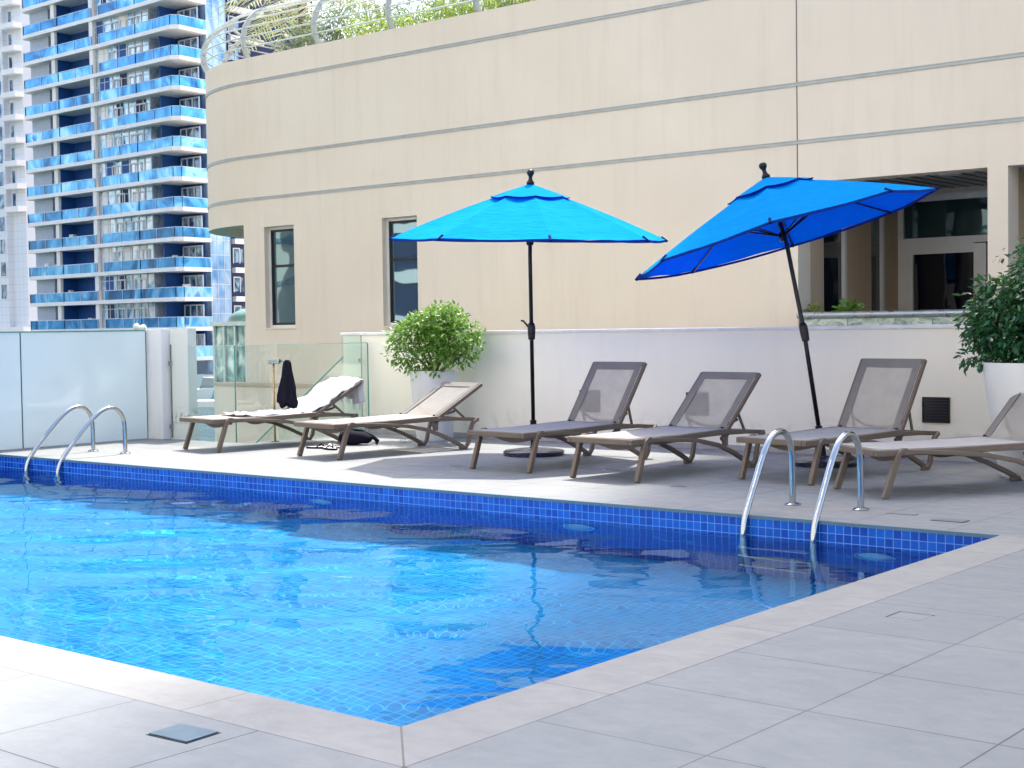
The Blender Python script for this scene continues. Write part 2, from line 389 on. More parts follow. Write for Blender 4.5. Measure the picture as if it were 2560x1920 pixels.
# ------------------------------------------------------------------ pool lights, drains, lids
def disc_thing(name, x, y, r, label, cat, mat, group=None, z=0, h=.004, ring=True):
    r0 = empty(name, (x, y, z), label=label, cat=cat, group=group)
    a = MB(); a.lathe([(r*.86, -.002), (r*.86, h)], seg=28); a.build('lid', mat, r0, bevel=.001)
    if ring:
        b = MB(); b.lathe([(r*.9, -.002), (r, -.002), (r, h*.8), (r*.9, h*.8), (r*.9, -.002)], seg=28, cap=False); b.build('rim', M_metalgrey, r0)
    return r0
M_lamp = simple('underwater_lamp_lens', (.25, .62, .75), .25, 0, .1, 20)
for x, lb in ((-5.55, 'round underwater light in the far pool wall, below the first parasol'), (-2.95, 'round underwater light in the far pool wall, left of the nearer ladder'), (-.75, 'round underwater light in the far pool wall, right of the nearer ladder')):
    e = empty('underwater_light', (x, Y1, -.42), label=lb, cat='pool light', group='underwater lights along the far pool wall')
    a = MB(); a.lathe([(.115, 0), (.115, .012), (.10, .028), (.0, .036)], seg=28).xf(lambda p: Vector((p.x, -p.z, p.y))); q = a.build('lens', M_lamp, e, True); q.cycles.is_caustics_receiver = True
    a = MB(); a.lathe([(.118, 0), (.14, 0), (.14, .02), (.118, .02), (.118, 0)], seg=28, cap=False).xf(lambda p: Vector((p.x, -p.z, p.y))); q = a.build('ring', M_steel, e); q.cycles.is_caustics_receiver = True
M_cap = simple('drain_cap', (.10, .11, .12), .45, .2)
disc_thing('floor_outlet_cap', -5.40, 6.31, .075, 'round floor cap on the deck in the shade of the upright parasol, nearest the pool', 'floor cap', M_cap, 'round caps set in the far deck')
disc_thing('floor_outlet_cap', -4.04, 6.76, .075, 'round floor cap on the deck between the third and fourth loungers', 'floor cap', M_cap, 'round caps set in the far deck')
disc_thing('floor_outlet_cap', -2.87, 5.98, .075, 'round floor cap on the deck in front of the fourth lounger', 'floor cap', M_cap, 'round caps set in the far deck')
def lid(x, y, w, d, rz, label, mat, name='skimmer_lid', h=.006, far=False):
    e = empty(name, (x, y, 0), rz, label=label, cat='access lid')
    a = MB(); a.box(-w/2, w/2, -d/2, d/2, -.004, h); a.build('plate', mat, e, bevel=.0015)
    b = MB(); wo_, do_ = w/2+.006, d/2+.006
    for q in ((-wo_, wo_, -do_, -d/2-.001), (-wo_, wo_, d/2+.001, do_), (-wo_, -w/2-.001, -d/2, d/2), (w/2+.001, wo_, -d/2, d/2))[1 if far else 0:3 if far else 4]: b.box(q[0], q[1], q[2], q[3], -.004, .0014)
    b.build('rim', M_black, e); return e
lid(-.475, -.445, .165, .125, R(4), 'worn blue-grey steel lid on the near deck beside the pool corner', simple('blue_grey_steel_lid', (.085, .135, .17), .45, .35, .25, 40))
lid(.54, 2.44, .14, .13, 0, 'square tile-filled access lid with recess shade drawn as black strips on two edges in the right-hand deck', M_deck, h=.0012, far=True)  # black strips on back and left only, drawn as the shade of a recess
lid(-.47, 5.28, .20, .10, 0, 'grey access lid on the far deck by the pool corner', simple('grey_lid', (.12, .14, .16), .5, .1))
lid(-.84, 5.42, .18, .05, 0, 'narrow faint lid on the far deck beside the nearer ladder', simple('pale_lid', (.16, .17, .18), .5, .1), h=.003)

# ------------------------------------------------------------------ ladders
def ladder(xa, xb, ypath, label):
    e = empty('pool_ladder', ((xa+xb)/2, ypath[0][0], 0), label=label, cat='pool ladder', group='steel pool ladders at the far edge')
    y0 = ypath[0][0]
    # smooth the path
    P = [Vector((0, y-y0, z)) for y, z in ypath]
    for _ in range(3):
        Q = [P[0]]
        for a, b in zip(P, P[1:]): Q += [a*.75+b*.25, a*.25+b*.75]
        Q.append(P[-1]); P = Q
    for x in ((xa-xb)/2, (xb-xa)/2):
        a = MB(); a.tube([p+Vector((x, 0, 0)) for p in P], .0215, 14); q = a.build('rail', M_steel, e, True)
        a = MB(); a.lathe([(.024, 0), (.055, 0), (.055, .008), (.04, .016), (.024, .018)], (x, 0, .0005), 28, cap=False); a.build('flange', M_steel, e, True, autos=40)
    for z in (-.45, -.75, -1.05):
        a = MB(); a.box((xa-xb)/2, (xb-xa)/2, 4.72-y0, 4.80-y0, z, z+.02); a.build('step', M_steel, e, bevel=.004)
    return e
ladder(-9.77, -9.22, [(5.585, 0), (5.585, .2), (5.58, .36), (5.50, .46), (5.37, .475), (5.21, .38), (4.94, .10), (4.815, -.05), (4.80, -.20), (4.79, -.45), (4.78, -1.15)], 'chrome pool ladder in front of the frosted glass screen')
ladder(-1.63, -1.14, [(5.455, 0), (5.455, .2), (5.445, .40), (5.36, .50), (5.22, .505), (5.10, .42), (4.885, .08), (4.812, -.05), (4.802, -.22), (4.79, -.45), (4.78, -1.15)], 'chrome pool ladder in front of the two right-hand loungers')

# ------------------------------------------------------------------ white wall, vents
mb = MB(); mb.box(-9.54, 9, 8.95, 9.15, 0, 1.15); ww = empty('garden_wall', (0, 0, 0), label='long white rendered wall behind the loungers', cat='wall')
mb.build('wall_body', M_white, ww)
mb = MB(); mb.box(-9.57, 9, 8.93, 9.17, 1.153, 1.185); mb.build('coping', simple('white_cap', (.80, .80, .78), .6), ww, bevel=.004)
mb = MB(); mb.box(-9.54, 9, 8.925, 8.948, .0005, .05); mb.build('skirting', simple('grey_skirting', (.42, .42, .41), .7), ww)
for i, (x, lb, m) in enumerate(((-2.115, 'dark square grille in the white wall right of the fifth lounger', simple('navy_grille', (.002, .003, .010), .3)),
                       (-4.56, 'dark square grille in the white wall behind the fourth lounger', simple('charcoal_grille', (.02, .021, .023), .5)),
                       (-5.87, 'dark square grille in the white wall behind the third lounger', simple('charcoal_grille', (.02, .021, .023), .5)))):
    e = empty('wall_vent', (x, 8.95, .44), label=lb, cat='vent', group='square vents low in the white wall')
    a = MB(); a.box(-.115, .115, -.012, -.001, -.10, .10); a.build('plate', m, e)
    a = MB()
    for k in range(7): a.box(-.10, .10, -.022, -.0125, -.085+k*.026, -.071+k*.026)
    a.build('slats', m, e)
    a = MB(); a.box(-.125, .125, -.020, -.002, .1005, .112); a.box(-.125, .125, -.020, -.002, -.112, -.1005); a.box(-.125, -.1155, -.020, -.002, -.10, .10); a.box(.1155, .125, -.020, -.002, -.10, .10); a.build('frame', m, e)

# ------------------------------------------------------------------ podium building
bld = empty('podium_building', (0, 0, 0), label='curved beige podium building with a planted roof terrace', cat='building')
FYY = 12.0; XC = -14.95; ZU = 2.92; ZP = 5.55
holesA = [(-14.46, -13.77, 1.27, 2.86), (-11.86, -11.16, 1.27, 2.845)]
mb = MB(); wall_holes(mb, XC, -5.09, -4.4, ZU, holesA, FYY, FYY+.3); wall_holes(mb, XC, -5.09, ZU, ZP, [], FYY, FYY+.3)
mb.box(-5.09, 9, FYY, FYY+.3, 2.846, ZP); mb.box(-2.84, -2.62, FYY, FYY+.3, -.5, 2.846)
mb.build('wall', M_fac, bld)
# rounded end of the upper storey
arc = [(XC+2.5*math.cos(a), 14.5+2.5*math.sin(a)) for a in [R(-90-90*i/24) for i in range(25)]]
arci = [(XC+2.2*math.cos(a), 14.5+2.2*math.sin(a)) for a in [R(-90-90*i/24) for i in range(25)]]
mb = MB(); n = len(arc)
for i in range(n-1):
    (ax, ay), (bx, by), (cx, cy), (dx, dy) = arc[i], arc[i+1], arci[i+1], arci[i]
    mb.add([(ax, ay, ZU), (bx, by, ZU), (cx, cy, ZU), (dx, dy, ZU), (ax, ay, ZP), (bx, by, ZP), (cx, cy, ZP), (dx, dy, ZP)], [(0, 3, 2, 1), (4, 5, 6, 7), (0, 1, 5, 4), (2, 3, 7, 6)])
mb.box(XC-2.5, XC-2.2, 14.5, 26, ZU, ZP)
mb.build('rounded_corner', M_fac, bld, True, autos=30)
mb = MB(); mb.add([(x, y, ZU+.12) for x, y in arci]+[(XC, 14.5, ZU+.12)], [tuple(range(n))+(n,)]); mb.quad((XC-2.2, 14.5, ZU+.12), (XC, 14.5, ZU+.12), (XC, 26, ZU+.12), (XC-2.2, 26, ZU+.12))
mb.build('soffit', simple('pale_soffit', (.72, .66, .56), .8), bld)
mb = MB(); mb.box(XC, XC+.3, FYY+.3, 26, -4.4, ZU+.12); mb.build('side_wall', M_fac, bld)
# roof slab
mb = MB(); mb.box(XC, 9, FYY+.3, 26, 5.1, 5.35); mb.add([(x, y, 5.35) for x, y in arci]+[(XC, 14.5, 5.35)], [tuple(range(n))+(n,)]); mb.quad((XC-2.2, 14.5, 5.35), (XC, 14.5, 5.35), (XC, 26, 5.35), (XC-2.2, 26, 5.35)); mb.build('roof', simple('roof_screed', (.45, .44, .42), .9), bld)
# horizontal metal bands following wall and corner
for z in (3.32, 3.99, 5.165):
    mb = MB()
    path = [(9, FYY)]+[(XC+.0, FYY)]+arc[1:]
    for (h0, h1, pr_) in ((-.022, .022, .005), (-.022, -.014, .011), (.014, .022, .011)):
        for i in range(len(path)-1):
            (ax, ay), (bx, by) = path[i], path[i+1]
            def off(x, y):
                if x >= XC-1e-6: return (x, y-pr_)
                d = Vector((x-XC, y-14.5)).normalized(); return (x+d.x*pr_, y+d.y*pr_)
            (cx, cy), (dx, dy) = off(bx, by), off(ax, ay)
            mb.add([(dx, dy, z+h0), (cx, cy, z+h0), (cx, cy, z+h1), (dx, dy, z+h1), (ax, ay, z+h0), (bx, by, z+h0), (bx, by, z+h1), (ax, ay, z+h1)], [(0, 1, 2, 3), (0, 4, 5, 1), (3, 2, 6, 7)])
    mb.build('trim_band', simple('band_metal', (.36, .385, .38), .45, .2), bld)
mb = MB(); mb.box(-5.096, -5.084, FYY-.004, FYY-.0005, 2.85, ZP); mb.build('expansion_joint', simple('joint_dark', (.12, .11, .09), .9), bld)
for (a0, a1, z0, z1) in holesA:
    w = MB(); f = .045; y = FYY+.09
    w.box(a0, a0+f, y, y+.05, z0, z1); w.box(a1-f, a1, y, y+.05, z0, z1); w.box(a0+f, a1-f, y, y+.05, z0, z0+f); w.box(a0+f, a1-f, y, y+.05, z1-f, z1)
    wf = w.build('window', M_frame, bld)
    w = MB(); k = f+.035; y2 = y+.012
    w.box(a0+f, a0+k, y2, y2+.03, z0+f, z1-f); w.box(a1-k, a1-f, y2, y2+.03, z0+f, z1-f); w.box(a0+k, a1-k, y2, y2+.03, z0+f, z0+k); w.box(a0+k, a1-k, y2, y2+.03, z1-k, z1-f)
    w.box(a0+k, a1-k, y2-.004, y2+.03, 2.225, 2.262); w.build('sash', M_black, wf)
    w = MB(); w.quad((a0+k, y2+.02, z0+k), (a1-k, y2+.02, z0+k), (a1-k, y2+.02, z1-k), (a0+k, y2+.02, z1-k)); w.build('pane', M_winglass, wf)
    w = MB(); w.box(a0-.01, a1+.01, FYY-.012, FYY+.09, z0-.016, z0-.001); w.build('sill', M_fac, wf)
# recessed terrace entrance
mb = MB()
def ywall(y0, y1, z0, z1, mi=0): mb.box(-5.39, -5.09, y0, y1, z0, z1, mi)
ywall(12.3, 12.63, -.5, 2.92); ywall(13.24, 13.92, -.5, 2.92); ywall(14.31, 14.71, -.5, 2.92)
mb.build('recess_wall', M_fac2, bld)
for (y0, y1) in ((12.63, 13.24), (13.92, 14.31)):
    w = MB(); w.box(-5.16, -5.10, y0+.0, y0+.025, -.5, 2.9); w.box(-5.16, -5.085, y1-.06, y1, -.5, 2.9); wf = w.build('window', M_frame, bld)
    w = MB(); w.box(-5.15, -5.13, y0+.025, y1-.06, -.5, 2.9); w.build('pane', M_darkglass, wf)
mb = MB(); mb.box(-5.09, 9, 12.3, 15.0, 2.92, 2.98); mb.build('ceiling', simple('grey_slat_soffit', (.48, .50, .50), .35, .3), bld)
mb = MB()
for i in range(36): mb.box(-5.08+i*.19, -5.08+i*.19+.012, 12.31, 14.69, 2.912, 2.9195)
mb.build('ceiling_slats', simple('slat_gap', (.04, .045, .045), .6), bld)
mb = MB(); mb.lathe([(.0, 0), (.115, 0), (.13, .006), (.13, .012)], (-3.66, 12.98, 2.90), 28); mb.build('ceiling_light', simple('lamp_white', (.85, .85, .83), .3), bld, True)
yb = 14.69
mb = MB(); mb.box(-5.09, 9, yb+.05, yb+.3, 2.86, 2.92); mb.box(-3.0, 9, yb+.1, yb+.3, -.5, 2.86); mb.build('back_beam', M_fac, bld)
w = MB()
w.box(-5.08, -5.01, yb, yb+.08, -.5, 2.86); w.box(-5.01, -3.0, yb, yb+.08, 2.77, 2.86); w.box(-5.01, -3.0, yb, yb+.08, 2.215, 2.30); w.box(-3.62, -3.55, yb, yb+.08, -.5, 2.214); w.box(-3.07, -3.0, yb, yb+.08, -.5, 2.77)
gf = w.build('glazed_front', M_frame, bld)
w = MB(); w.box(-5.01, -3.07, yb+.04, yb+.05, 2.30, 2.77); w.build('transom_pane', window_glass('transom_glass', (.03, .07, .08), .03, .02, .5, 1), gf)
w = MB(); w.box(-3.55, -3.07, yb+.04, yb+.05, -.5, 2.214); w.build('side_pane', M_darkglass, gf)
w = MB(); w.box(-5.39, 9, yb+.5, yb+.6, -.5, 2.95); w.build('interior_backing', M_black, bld)  # black sheet added to block outside light through the door gaps
w = MB(); w.box(-5.009, -4.87, yb-.01, yb+.06, -.5, 2.2149); w.box(-4.06, -3.90, yb-.01, yb+.06, -.5, 2.20); w.box(-4.87, -4.06, yb-.01, yb+.06, 2.09, 2.2149)
dr = w.build('door', M_frame, bld); w = MB(); w.box(-4.87, -4.06, yb+.02, yb+.03, -.5, 2.09); w.build('pane', M_darkglass, dr)
w = MB(); w.tube([(-4.10, yb-.05, .8), (-4.10, yb-.05, 1.3)], .014, 8); w.build('handle', M_steel, dr, True)
w = MB(); w.box(-3.90, -3.62, yb+.02, yb+.03, -.5, 2.2149); w.build('side_pane', M_darkglass, gf)
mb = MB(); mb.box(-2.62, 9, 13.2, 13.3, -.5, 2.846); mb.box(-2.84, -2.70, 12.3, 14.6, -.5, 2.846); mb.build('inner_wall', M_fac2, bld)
mb = MB(); mb.box(-5.09, 9, 9.16, 15, 1.0, 1.05); tag(mb.build('terrace_floor', M_deck), kind='structure')
# terrace handrail with glass below
e = empty('terrace_balustrade', (0, 11.86, 1.18), label='steel handrail over a low glass strip with reflections put into its colour on top of the white wall', cat='railing')
mb = MB(); mb.tube([(-5.02, -.0, .125), (9, 0, .125)], .04, 14); mb.build('handrail', simple('satin_steel', (.70, .71, .72), .3, .9, .04), e, True)
mb = MB(); mb.box(-4.98, 9, -.008, .008, -.15, .084); mb.build('glass_strip', (lambda t: t.done(t.pr(t.ramp(t.noise(t.co(scale=(1, 1, 2)), 5, 6, .65, 1.5), [(.3, (.05, .10, .08)), (.5, (.34, .42, .35)), (.62, (.55, .60, .52)), (.75, (.12, .2, .17))]), .12, 0, None, .6)))(NT('painted_reflection_glass')), e)  # mottled greens in the colour stand in for reflections in the glass
mb = MB()
for k in range(14): mb.box(-4.4+k*1.0, -4.385+k*1.0, -.012, .012, -.15, .09)
mb.build('joint', M_gl_edge, e)
# low cream parapet seen through the clear glass
mb = MB(); mb.box(-14.5, -9.2, 11.0, 11.2, -4.4, .40); pp = mb.build('lower_parapet', M_fac); tag(pp, 'low cream parapet behind the clear glass fence', 'wall')
mb = MB(); mb.box(-14.52, -9.2, 10.98, 11.22, .402, .45); mb.build('coping', M_fac2, pp)

# ------------------------------------------------------------------ roof railing
rr = empty('roof_railing', (0, 0, ZP), label='pale curved railing along the roof terrace edge', cat='railing')
prof = [(0.02, 0), (-.06, .16), (-.07, .32), (-.03, .48), (.06, .62), (.19, .74), (.32, .82), (.42, .86)]   # inward, up
def rpt(s, inw):
    """point on the roof edge path: s>=XC straight, below XC runs round the corner (arc length)"""
    if s >= XC: return Vector((s, FYY+.04+inw, 0))
    a = (XC-s)/2.5
    if a < PI/2:
        ang = R(-90)-a; r = 2.46-inw; return Vector((XC+r*math.cos(ang), 14.5+r*math.sin(ang), 0))
    return Vector((XC-2.46+inw, 14.5+(a-PI/2)*2.5, 0))
SS = [9, XC]+[XC-2.5*PI/2*i/18 for i in range(1, 19)]+[XC-2.5*PI/2-6]
for k, (inw, z) in enumerate(prof):
    if k == 0: continue
    mb = MB(); rad = .024 if k == len(prof)-1 else .013
    mb.tube([rpt(s, inw)+Vector((0, 0, z)) for s in SS], rad, 8); mb.build('rail', simple('pale_rail_paint', (.55, .59, .56), .4, .1, .05), rr, True)
posts = [-14.83, -13.19, -11.63, -9.98, -8.35, -6.7, -5.05, -3.4, -1.75, XC-1.55, XC-3.0, XC-4.4]
for s in posts:
    mb = MB(); P = [rpt(s, i)+Vector((0, 0, z)) for i, z in prof]; tdir = (rpt(s+.05, 0)-rpt(s-.05, 0)).normalized(); nrm = Vector((-tdir.y, tdir.x, 0))
    vs = []; 
    for i, p in enumerate(P):
        a = P[max(0, i-1)]; b = P[min(len(P)-1, i+1)]; d = (b-a).normalized(); q = d.cross(tdir).normalized(); hw = .055*(1-.45*i/len(P))
        vs += [p-tdir*.012-q*hw, p+tdir*.012-q*hw, p+tdir*.012+q*hw, p-tdir*.012+q*hw]
    fs = [(0, 1, 2, 3), tuple(range(len(vs)-4, len(vs)))[::-1]]
    for i in range(len(P)-1):
        for j in range(4): fs.append((4*i+j, 4*i+4+j, 4*i+4+(j+1) % 4, 4*i+(j+1) % 4))
    mb.add(vs, fs)
    mb.box(P[0].x-.06, P[0].x+.06, P[0].y-.03, P[0].y+.05, 0.001, .01)
    mb.build('post', simple('post_grey', (.42, .45, .44), .4, .2, .05), rr)

# ------------------------------------------------------------------ foliage helpers
def leaves(mb, lumps, n, ls, rnd, flat=.6, shell=.55, droop=.3, aspect=.45):
    tot = sum(l[3]*l[4]*l[5] for l in lumps)
    for (cx, cy, cz, rx, ry, rz) in lumps:
        for _ in range(int(n*rx*ry*rz/tot)+1):
            d = Vector((rnd.gauss(0, 1), rnd.gauss(0, 1), rnd.gauss(0, 1))).normalized(); r = (shell+(1-shell)*rnd.random())**.7*(.9+.22*rnd.random())
            p = Vector((cx+d.x*rx*r, cy+d.y*ry*r, cz+d.z*rz*r))
            o = (d*.7+Vector((rnd.uniform(-1, 1), rnd.uniform(-1, 1), rnd.uniform(-.7, .7)-droop))).normalized()
            s = o.cross(Vector((rnd.uniform(-1, 1), rnd.uniform(-1, 1), 1.2))).normalized(); nn = s.cross(o)
            L = ls*rnd.uniform(.65, 1.25); w = L*aspect
            a = p; m1 = p+o*L*.45+s*w*.5+nn*w*.15; m2 = p+o*L*.45-s*w*.5+nn*w*.15; e_ = p+o*L; c_ = p+o*L*.5
            mb.add([a, m1, c_, e_, m2], [(0, 1, 2), (1, 3, 2), (2, 3, 4), (0, 2, 4)])
def branches(mb, base, tips, r0, rnd):
    for tp in tips:
        b = Vector(base); tp = Vector(tp); mid = b.lerp(tp, .5)+Vector((rnd.uniform(-.05, .05), rnd.uniform(-.05, .05), .03))
        mb.tube([b, b.lerp(mid, .5)+Vector((rnd.uniform(-.01, .01), 0, 0)), mid, tp], [r0, r0*.8, r0*.55, r0*.2], 6)

# potted ficus against the white wall
rnd = random.Random(4)
pt = empty('planter', (-7.66, 8.5, 0), label='tall white tapered planter under the round bright green tree', cat='planter', group='white planters along the wall')
mb = MB(); mb.lathe([(.19, .0), (.20, .02), (.262, .74), (.268, .76), (.252, .76), (.248, .71)], seg=44, cap=False); mb.build('pot', M_pot, pt, True, autos=40)
mb = MB(); mb.lathe([(.248, .71), (.0, .72)], seg=30); mb.build('soil', M_soil, pt)
tr = empty('potted_tree', (-7.64, 8.5, .8), label='round bushy bright green tree in a tall white planter', cat='tree')
mb = MB(); branches(mb, (0, 0, -.09), [(-.30, .0, .42), (-.14, .05, .5), (.0, -.05, .55), (.14, .04, .5), (.32, 0, .42), (.05, .1, .45), (-.45, -.1, .25), (.5, .05, .2)], .018, rnd); mb.build('trunk', M_bark, tr, True)
mb = MB()
L1 = [(-.30, 0, .36, .30, .3, .20), (.30, .0, .34, .30, .3, .22), (.0, 0, .46, .34, .3, .17), (.14, 0, .54, .26, .25, .14), (-.22, 0, .50, .20, .2, .12), (.12, -.05, .16, .22, .2, .10), (-.34, -.1, .12, .18, .2, .14), (.38, -.05, .10, .18, .2, .13), (-.10, -.15, .03, .16, .1, .11), (.05, .1, .25, .3, .2, .15),
      (-.58, -.05, .22, .13, .1, .10), (.55, 0, .22, .13, .12, .14), (-.10, -.20, -.08, .05, .04, .10), (.08, 0, .66, .09, .1, .05), (.26, 0, .63, .12, .1, .06), (-.50, 0, .36, .12, .12, .10), (-.15, -.2, .10, .12, .1, .08), (.25, -.2, .04, .12, .1, .07), (-.68, -.05, .14, .05, .05, .06), (-.02, -.22, -.02, .22, .08, .07), (.2, -.2, -.04, .07, .05, .09)]
leaves(mb, L1, 4400, .066, rnd, shell=.25)
mb.build('crown', M_leaf1, tr)
# dark tree at the right
rnd = random.Random(9)
pt = empty('planter', (-.85, 8.05, 0), label='large white planter under the dark green tree at the right edge', cat='planter', group='white planters along the wall')
mb = MB(); mb.lathe([(.33, .0), (.35, .02), (.47, .86), (.475, .89), (.45, .89), (.44, .84)], seg=44, cap=False); mb.build('pot', M_pot, pt, True, autos=40)
mb = MB(); mb.lathe([(.44, .83), (.0, .84)], seg=30); mb.build('soil', M_soil, pt)
tr = empty('potted_tree', (-.85, 8.05, .85), label='dark glossy green tree in the planter at the right edge', cat='tree')
mb = MB(); branches(mb, (0, 0, -.03), [(-.35, .0, .5), (-.14, .05, .8), (.1, -.05, .75), (.3, .04, .55), (-.45, -.05, .25), (.4, 0, .25), (0, -.3, .3)], .024, rnd); mb.build('trunk', M_bark, tr, True)
mb = MB()
L2 = [(-.42, 0, .48, .24, .25, .22), (-.52, -.05, .34, .16, .2, .12), (-.50, -.08, .08, .16, .15, .10), (.05, 0, .42, .50, .45, .40), (-.28, -.05, .28, .32, .3, .26), (.02, 0, .76, .30, .3, .20), (-.36, -.05, .60, .17, .18, .12), (.36, 0, .6, .26, .3, .3), (-.40, -.1, .22, .20, .15, .11), (-.25, -.15, .05, .22, .2, .13), (-.05, -.15, .0, .22, .2, .13), (-.47, 0, .66, .11, .1, .05), (-.30, -.1, .88, .06, .05, .06), (.3, -.1, .1, .3, .25, .2), (-.12, -.1, .93, .10, .1, .09)]
leaves(mb, L2, 8600, .07, rnd, shell=.3, droop=.5)
# a drooping twig
mb.tube([(-.30, -.1, .28), (-.45, -.12, .27), (-.58, -.14, .20)], .004, 5)
for k in range(16):
    q = k/15; leaves(mb, [(-.32-.28*q, -.12, .28-.08*q*q, .02, .02, .02)], 2, .055, rnd)
mb.build('crown', M_leaf2, tr)
# small terrace plants
rnd = random.Random(2)
for (x, y, h, w, m, lb, nn) in ((-4.95, 12.15, .22, .10, M_leaf3, 'small yellow-green plant behind the handrail beside the beige wall corner', 90), (-4.52, 12.15, .24, .19, M_leaf1, 'leafy green plant behind the handrail in front of the dark window', 210)):
    tr = empty('terrace_plant', (x, y, 1.12), label=lb, cat='plant')
    mb = MB(); branches(mb, (0, 0, -.1), [(-w*.6, 0, h*.8), (0, 0, h), (w*.6, 0, h*.8)], .006, rnd); mb.build('stem', M_bark, tr)
    mb = MB(); leaves(mb, [(0, 0, h*.9, w, w*.6, h*.62)], nn, .07, rnd, shell=.2, aspect=.7); mb.build('foliage', m, tr)
# roof planting
rnd = random.Random(12)
hg = MB()
leaves(hg, [(-11.75+k*.42, 12.75, 5.80+.05*math.sin(k*1.7), .34, .3, .22) for k in range(-3, 9)], 5200, .055, rnd, shell=.3)
tag(hg.build('clipped_hedge', M_leaf3), 'low bright yellow-green hedge behind the roof railing', 'hedge')
for i, (x, y, h, n_, lb) in enumerate(((-15.6, 14.0, 1.25, 1500, 'grey-green roof shrub next to the palm, behind the curved railing end'), (-14.7, 13.9, 1.45, 2000, 'tall grey-green roof shrub between the first and second railing posts'), (-13.7, 14.0, 1.35, 1900, 'grey-green roof shrub behind the second railing post'), (-12.9, 14.3, 1.35, 1500, 'grey-green roof shrub left of the pale roof pillar'), (-14.2, 16.5, 2.6, 2200, 'large shrub at the back of the roof behind the second post'), (-10.6, 16.5, 2.5, 2200, 'large roof shrub to the right of the pale roof pillar'), (-9.2, 15.5, 2.0, 1600, 'roof shrub farthest right, cut by the top of the frame'))):
    tr = empty('roof_shrub', (x, y, 5.35), label=lb, cat='shrub', group='grey green shrubs on the roof terrace')
    mb = MB(); branches(mb, (0, 0, 0), [(-.3, 0, h*.8), (0, .1, h), (.3, 0, h*.7)], .02, rnd); mb.build('stem', M_bark, tr)
    mb = MB(); leaves(mb, [(0, 0, h*.72, .52, .4, h*.42), (-.25, -.1, h*.5, .38, .3, h*.4), (.28, -.1, h*.55, .38, .3, h*.38)], n_, .12, rnd, shell=.1, aspect=.22); mb.build('foliage', M_leaf4, tr)
gr = MB()
for _ in range(420):
    x = rnd.uniform(-11.9, -8.2); y = rnd.uniform(13.1, 13.8); a = rnd.uniform(0, 6.28); L = rnd.uniform(.6, 1.25); b = Vector((x, y, 5.35)); tip = b+Vector((math.cos(a)*L*.35, math.sin(a)*L*.35, L)); s = Vector((-math.sin(a), math.cos(a), 0))*.022
    md = b.lerp(tip, .55)+Vector((-math.cos(a), -math.sin(a), 0))*.05
    gr.add([b-s, b+s, md+s*.8, tip, md-s*.8], [(0, 1, 2, 4), (4, 2, 3)])
tag(gr.build('ornamental_grass', M_leaf4), 'spiky pale grass planted behind the hedge on the roof', 'grass', kind='stuff')
mb = MB(); mb.box(-12.62, -12.2, 15.2, 15.6, 5.35, 9.5); mb.box(-11.9, -11.3, 15.2, 15.6, 5.35, 9.5); rp = mb.build('roof_pavilion', M_white); tag(rp, 'pale pillared structure on the roof behind the hedge', 'pavilion')
mb = MB(); mb.box(-12.9, -8.9, 15.0, 17, 9.502, 9.8); mb.build('roof', M_white, rp)
# palm
def palm(name, base, h, fl, nf, label, rnd, parent=None):
    e = empty(name, base, label=label, cat='palm'); mb = MB(); mb.tube([(0, 0, 0), (.03, 0, h*.5), (0, 0, h)], [.14, .11, .12], 10); mb.build('trunk', M_bark, e, True)
    mb = MB()
    for i in range(nf):
        az = 2*PI*i/nf+rnd.uniform(-.2, .2); el = rnd.uniform(-.15, 1.1); L = fl*rnd.uniform(.8, 1.1); P = []
        for k in range(13):
            q = k/12; P.append(Vector((math.cos(az)*L*q*math.cos(el*(1-q*.4)), math.sin(az)*L*q*math.cos(el*(1-q*.4)), h+L*q*math.sin(el)-L*.55*q*q)))
        mb.tube(P, [.018*(1-k/14) for k in range(13)], 5)
        side = Vector((-math.sin(az), math.cos(az), 0))
        for k in range(2, 13):
            for sg in (-1, 1):
                for j in (0, .5):
                    if k+j > 12: continue
                    p = P[k] if j == 0 or k == 12 else P[k].lerp(P[k+1], .5); d = (P[min(k+1, 12)]-P[k-1]).normalized()
                    o = (side*sg*.8+d*.55+Vector((0, 0, rnd.uniform(-.45, .1)))).normalized(); l2 = fl*.30*math.sin(PI*min(1, (k+j)/13+.12))+.06
                    w = d*.02; mb.add([p-w, p+w, p+o*l2*.6+w*.7, p+o*l2, p+o*l2*.6-w*.7], [(0, 1, 2, 4), (4, 2, 3)])
    mb.build('fronds', M_palm, e); return e
palm('palm_tree', (-16.6, 14.9, 5.35), 1.95, 1.75, 20, 'feathery pale palm at the rounded end of the roof terrace', random.Random(3))

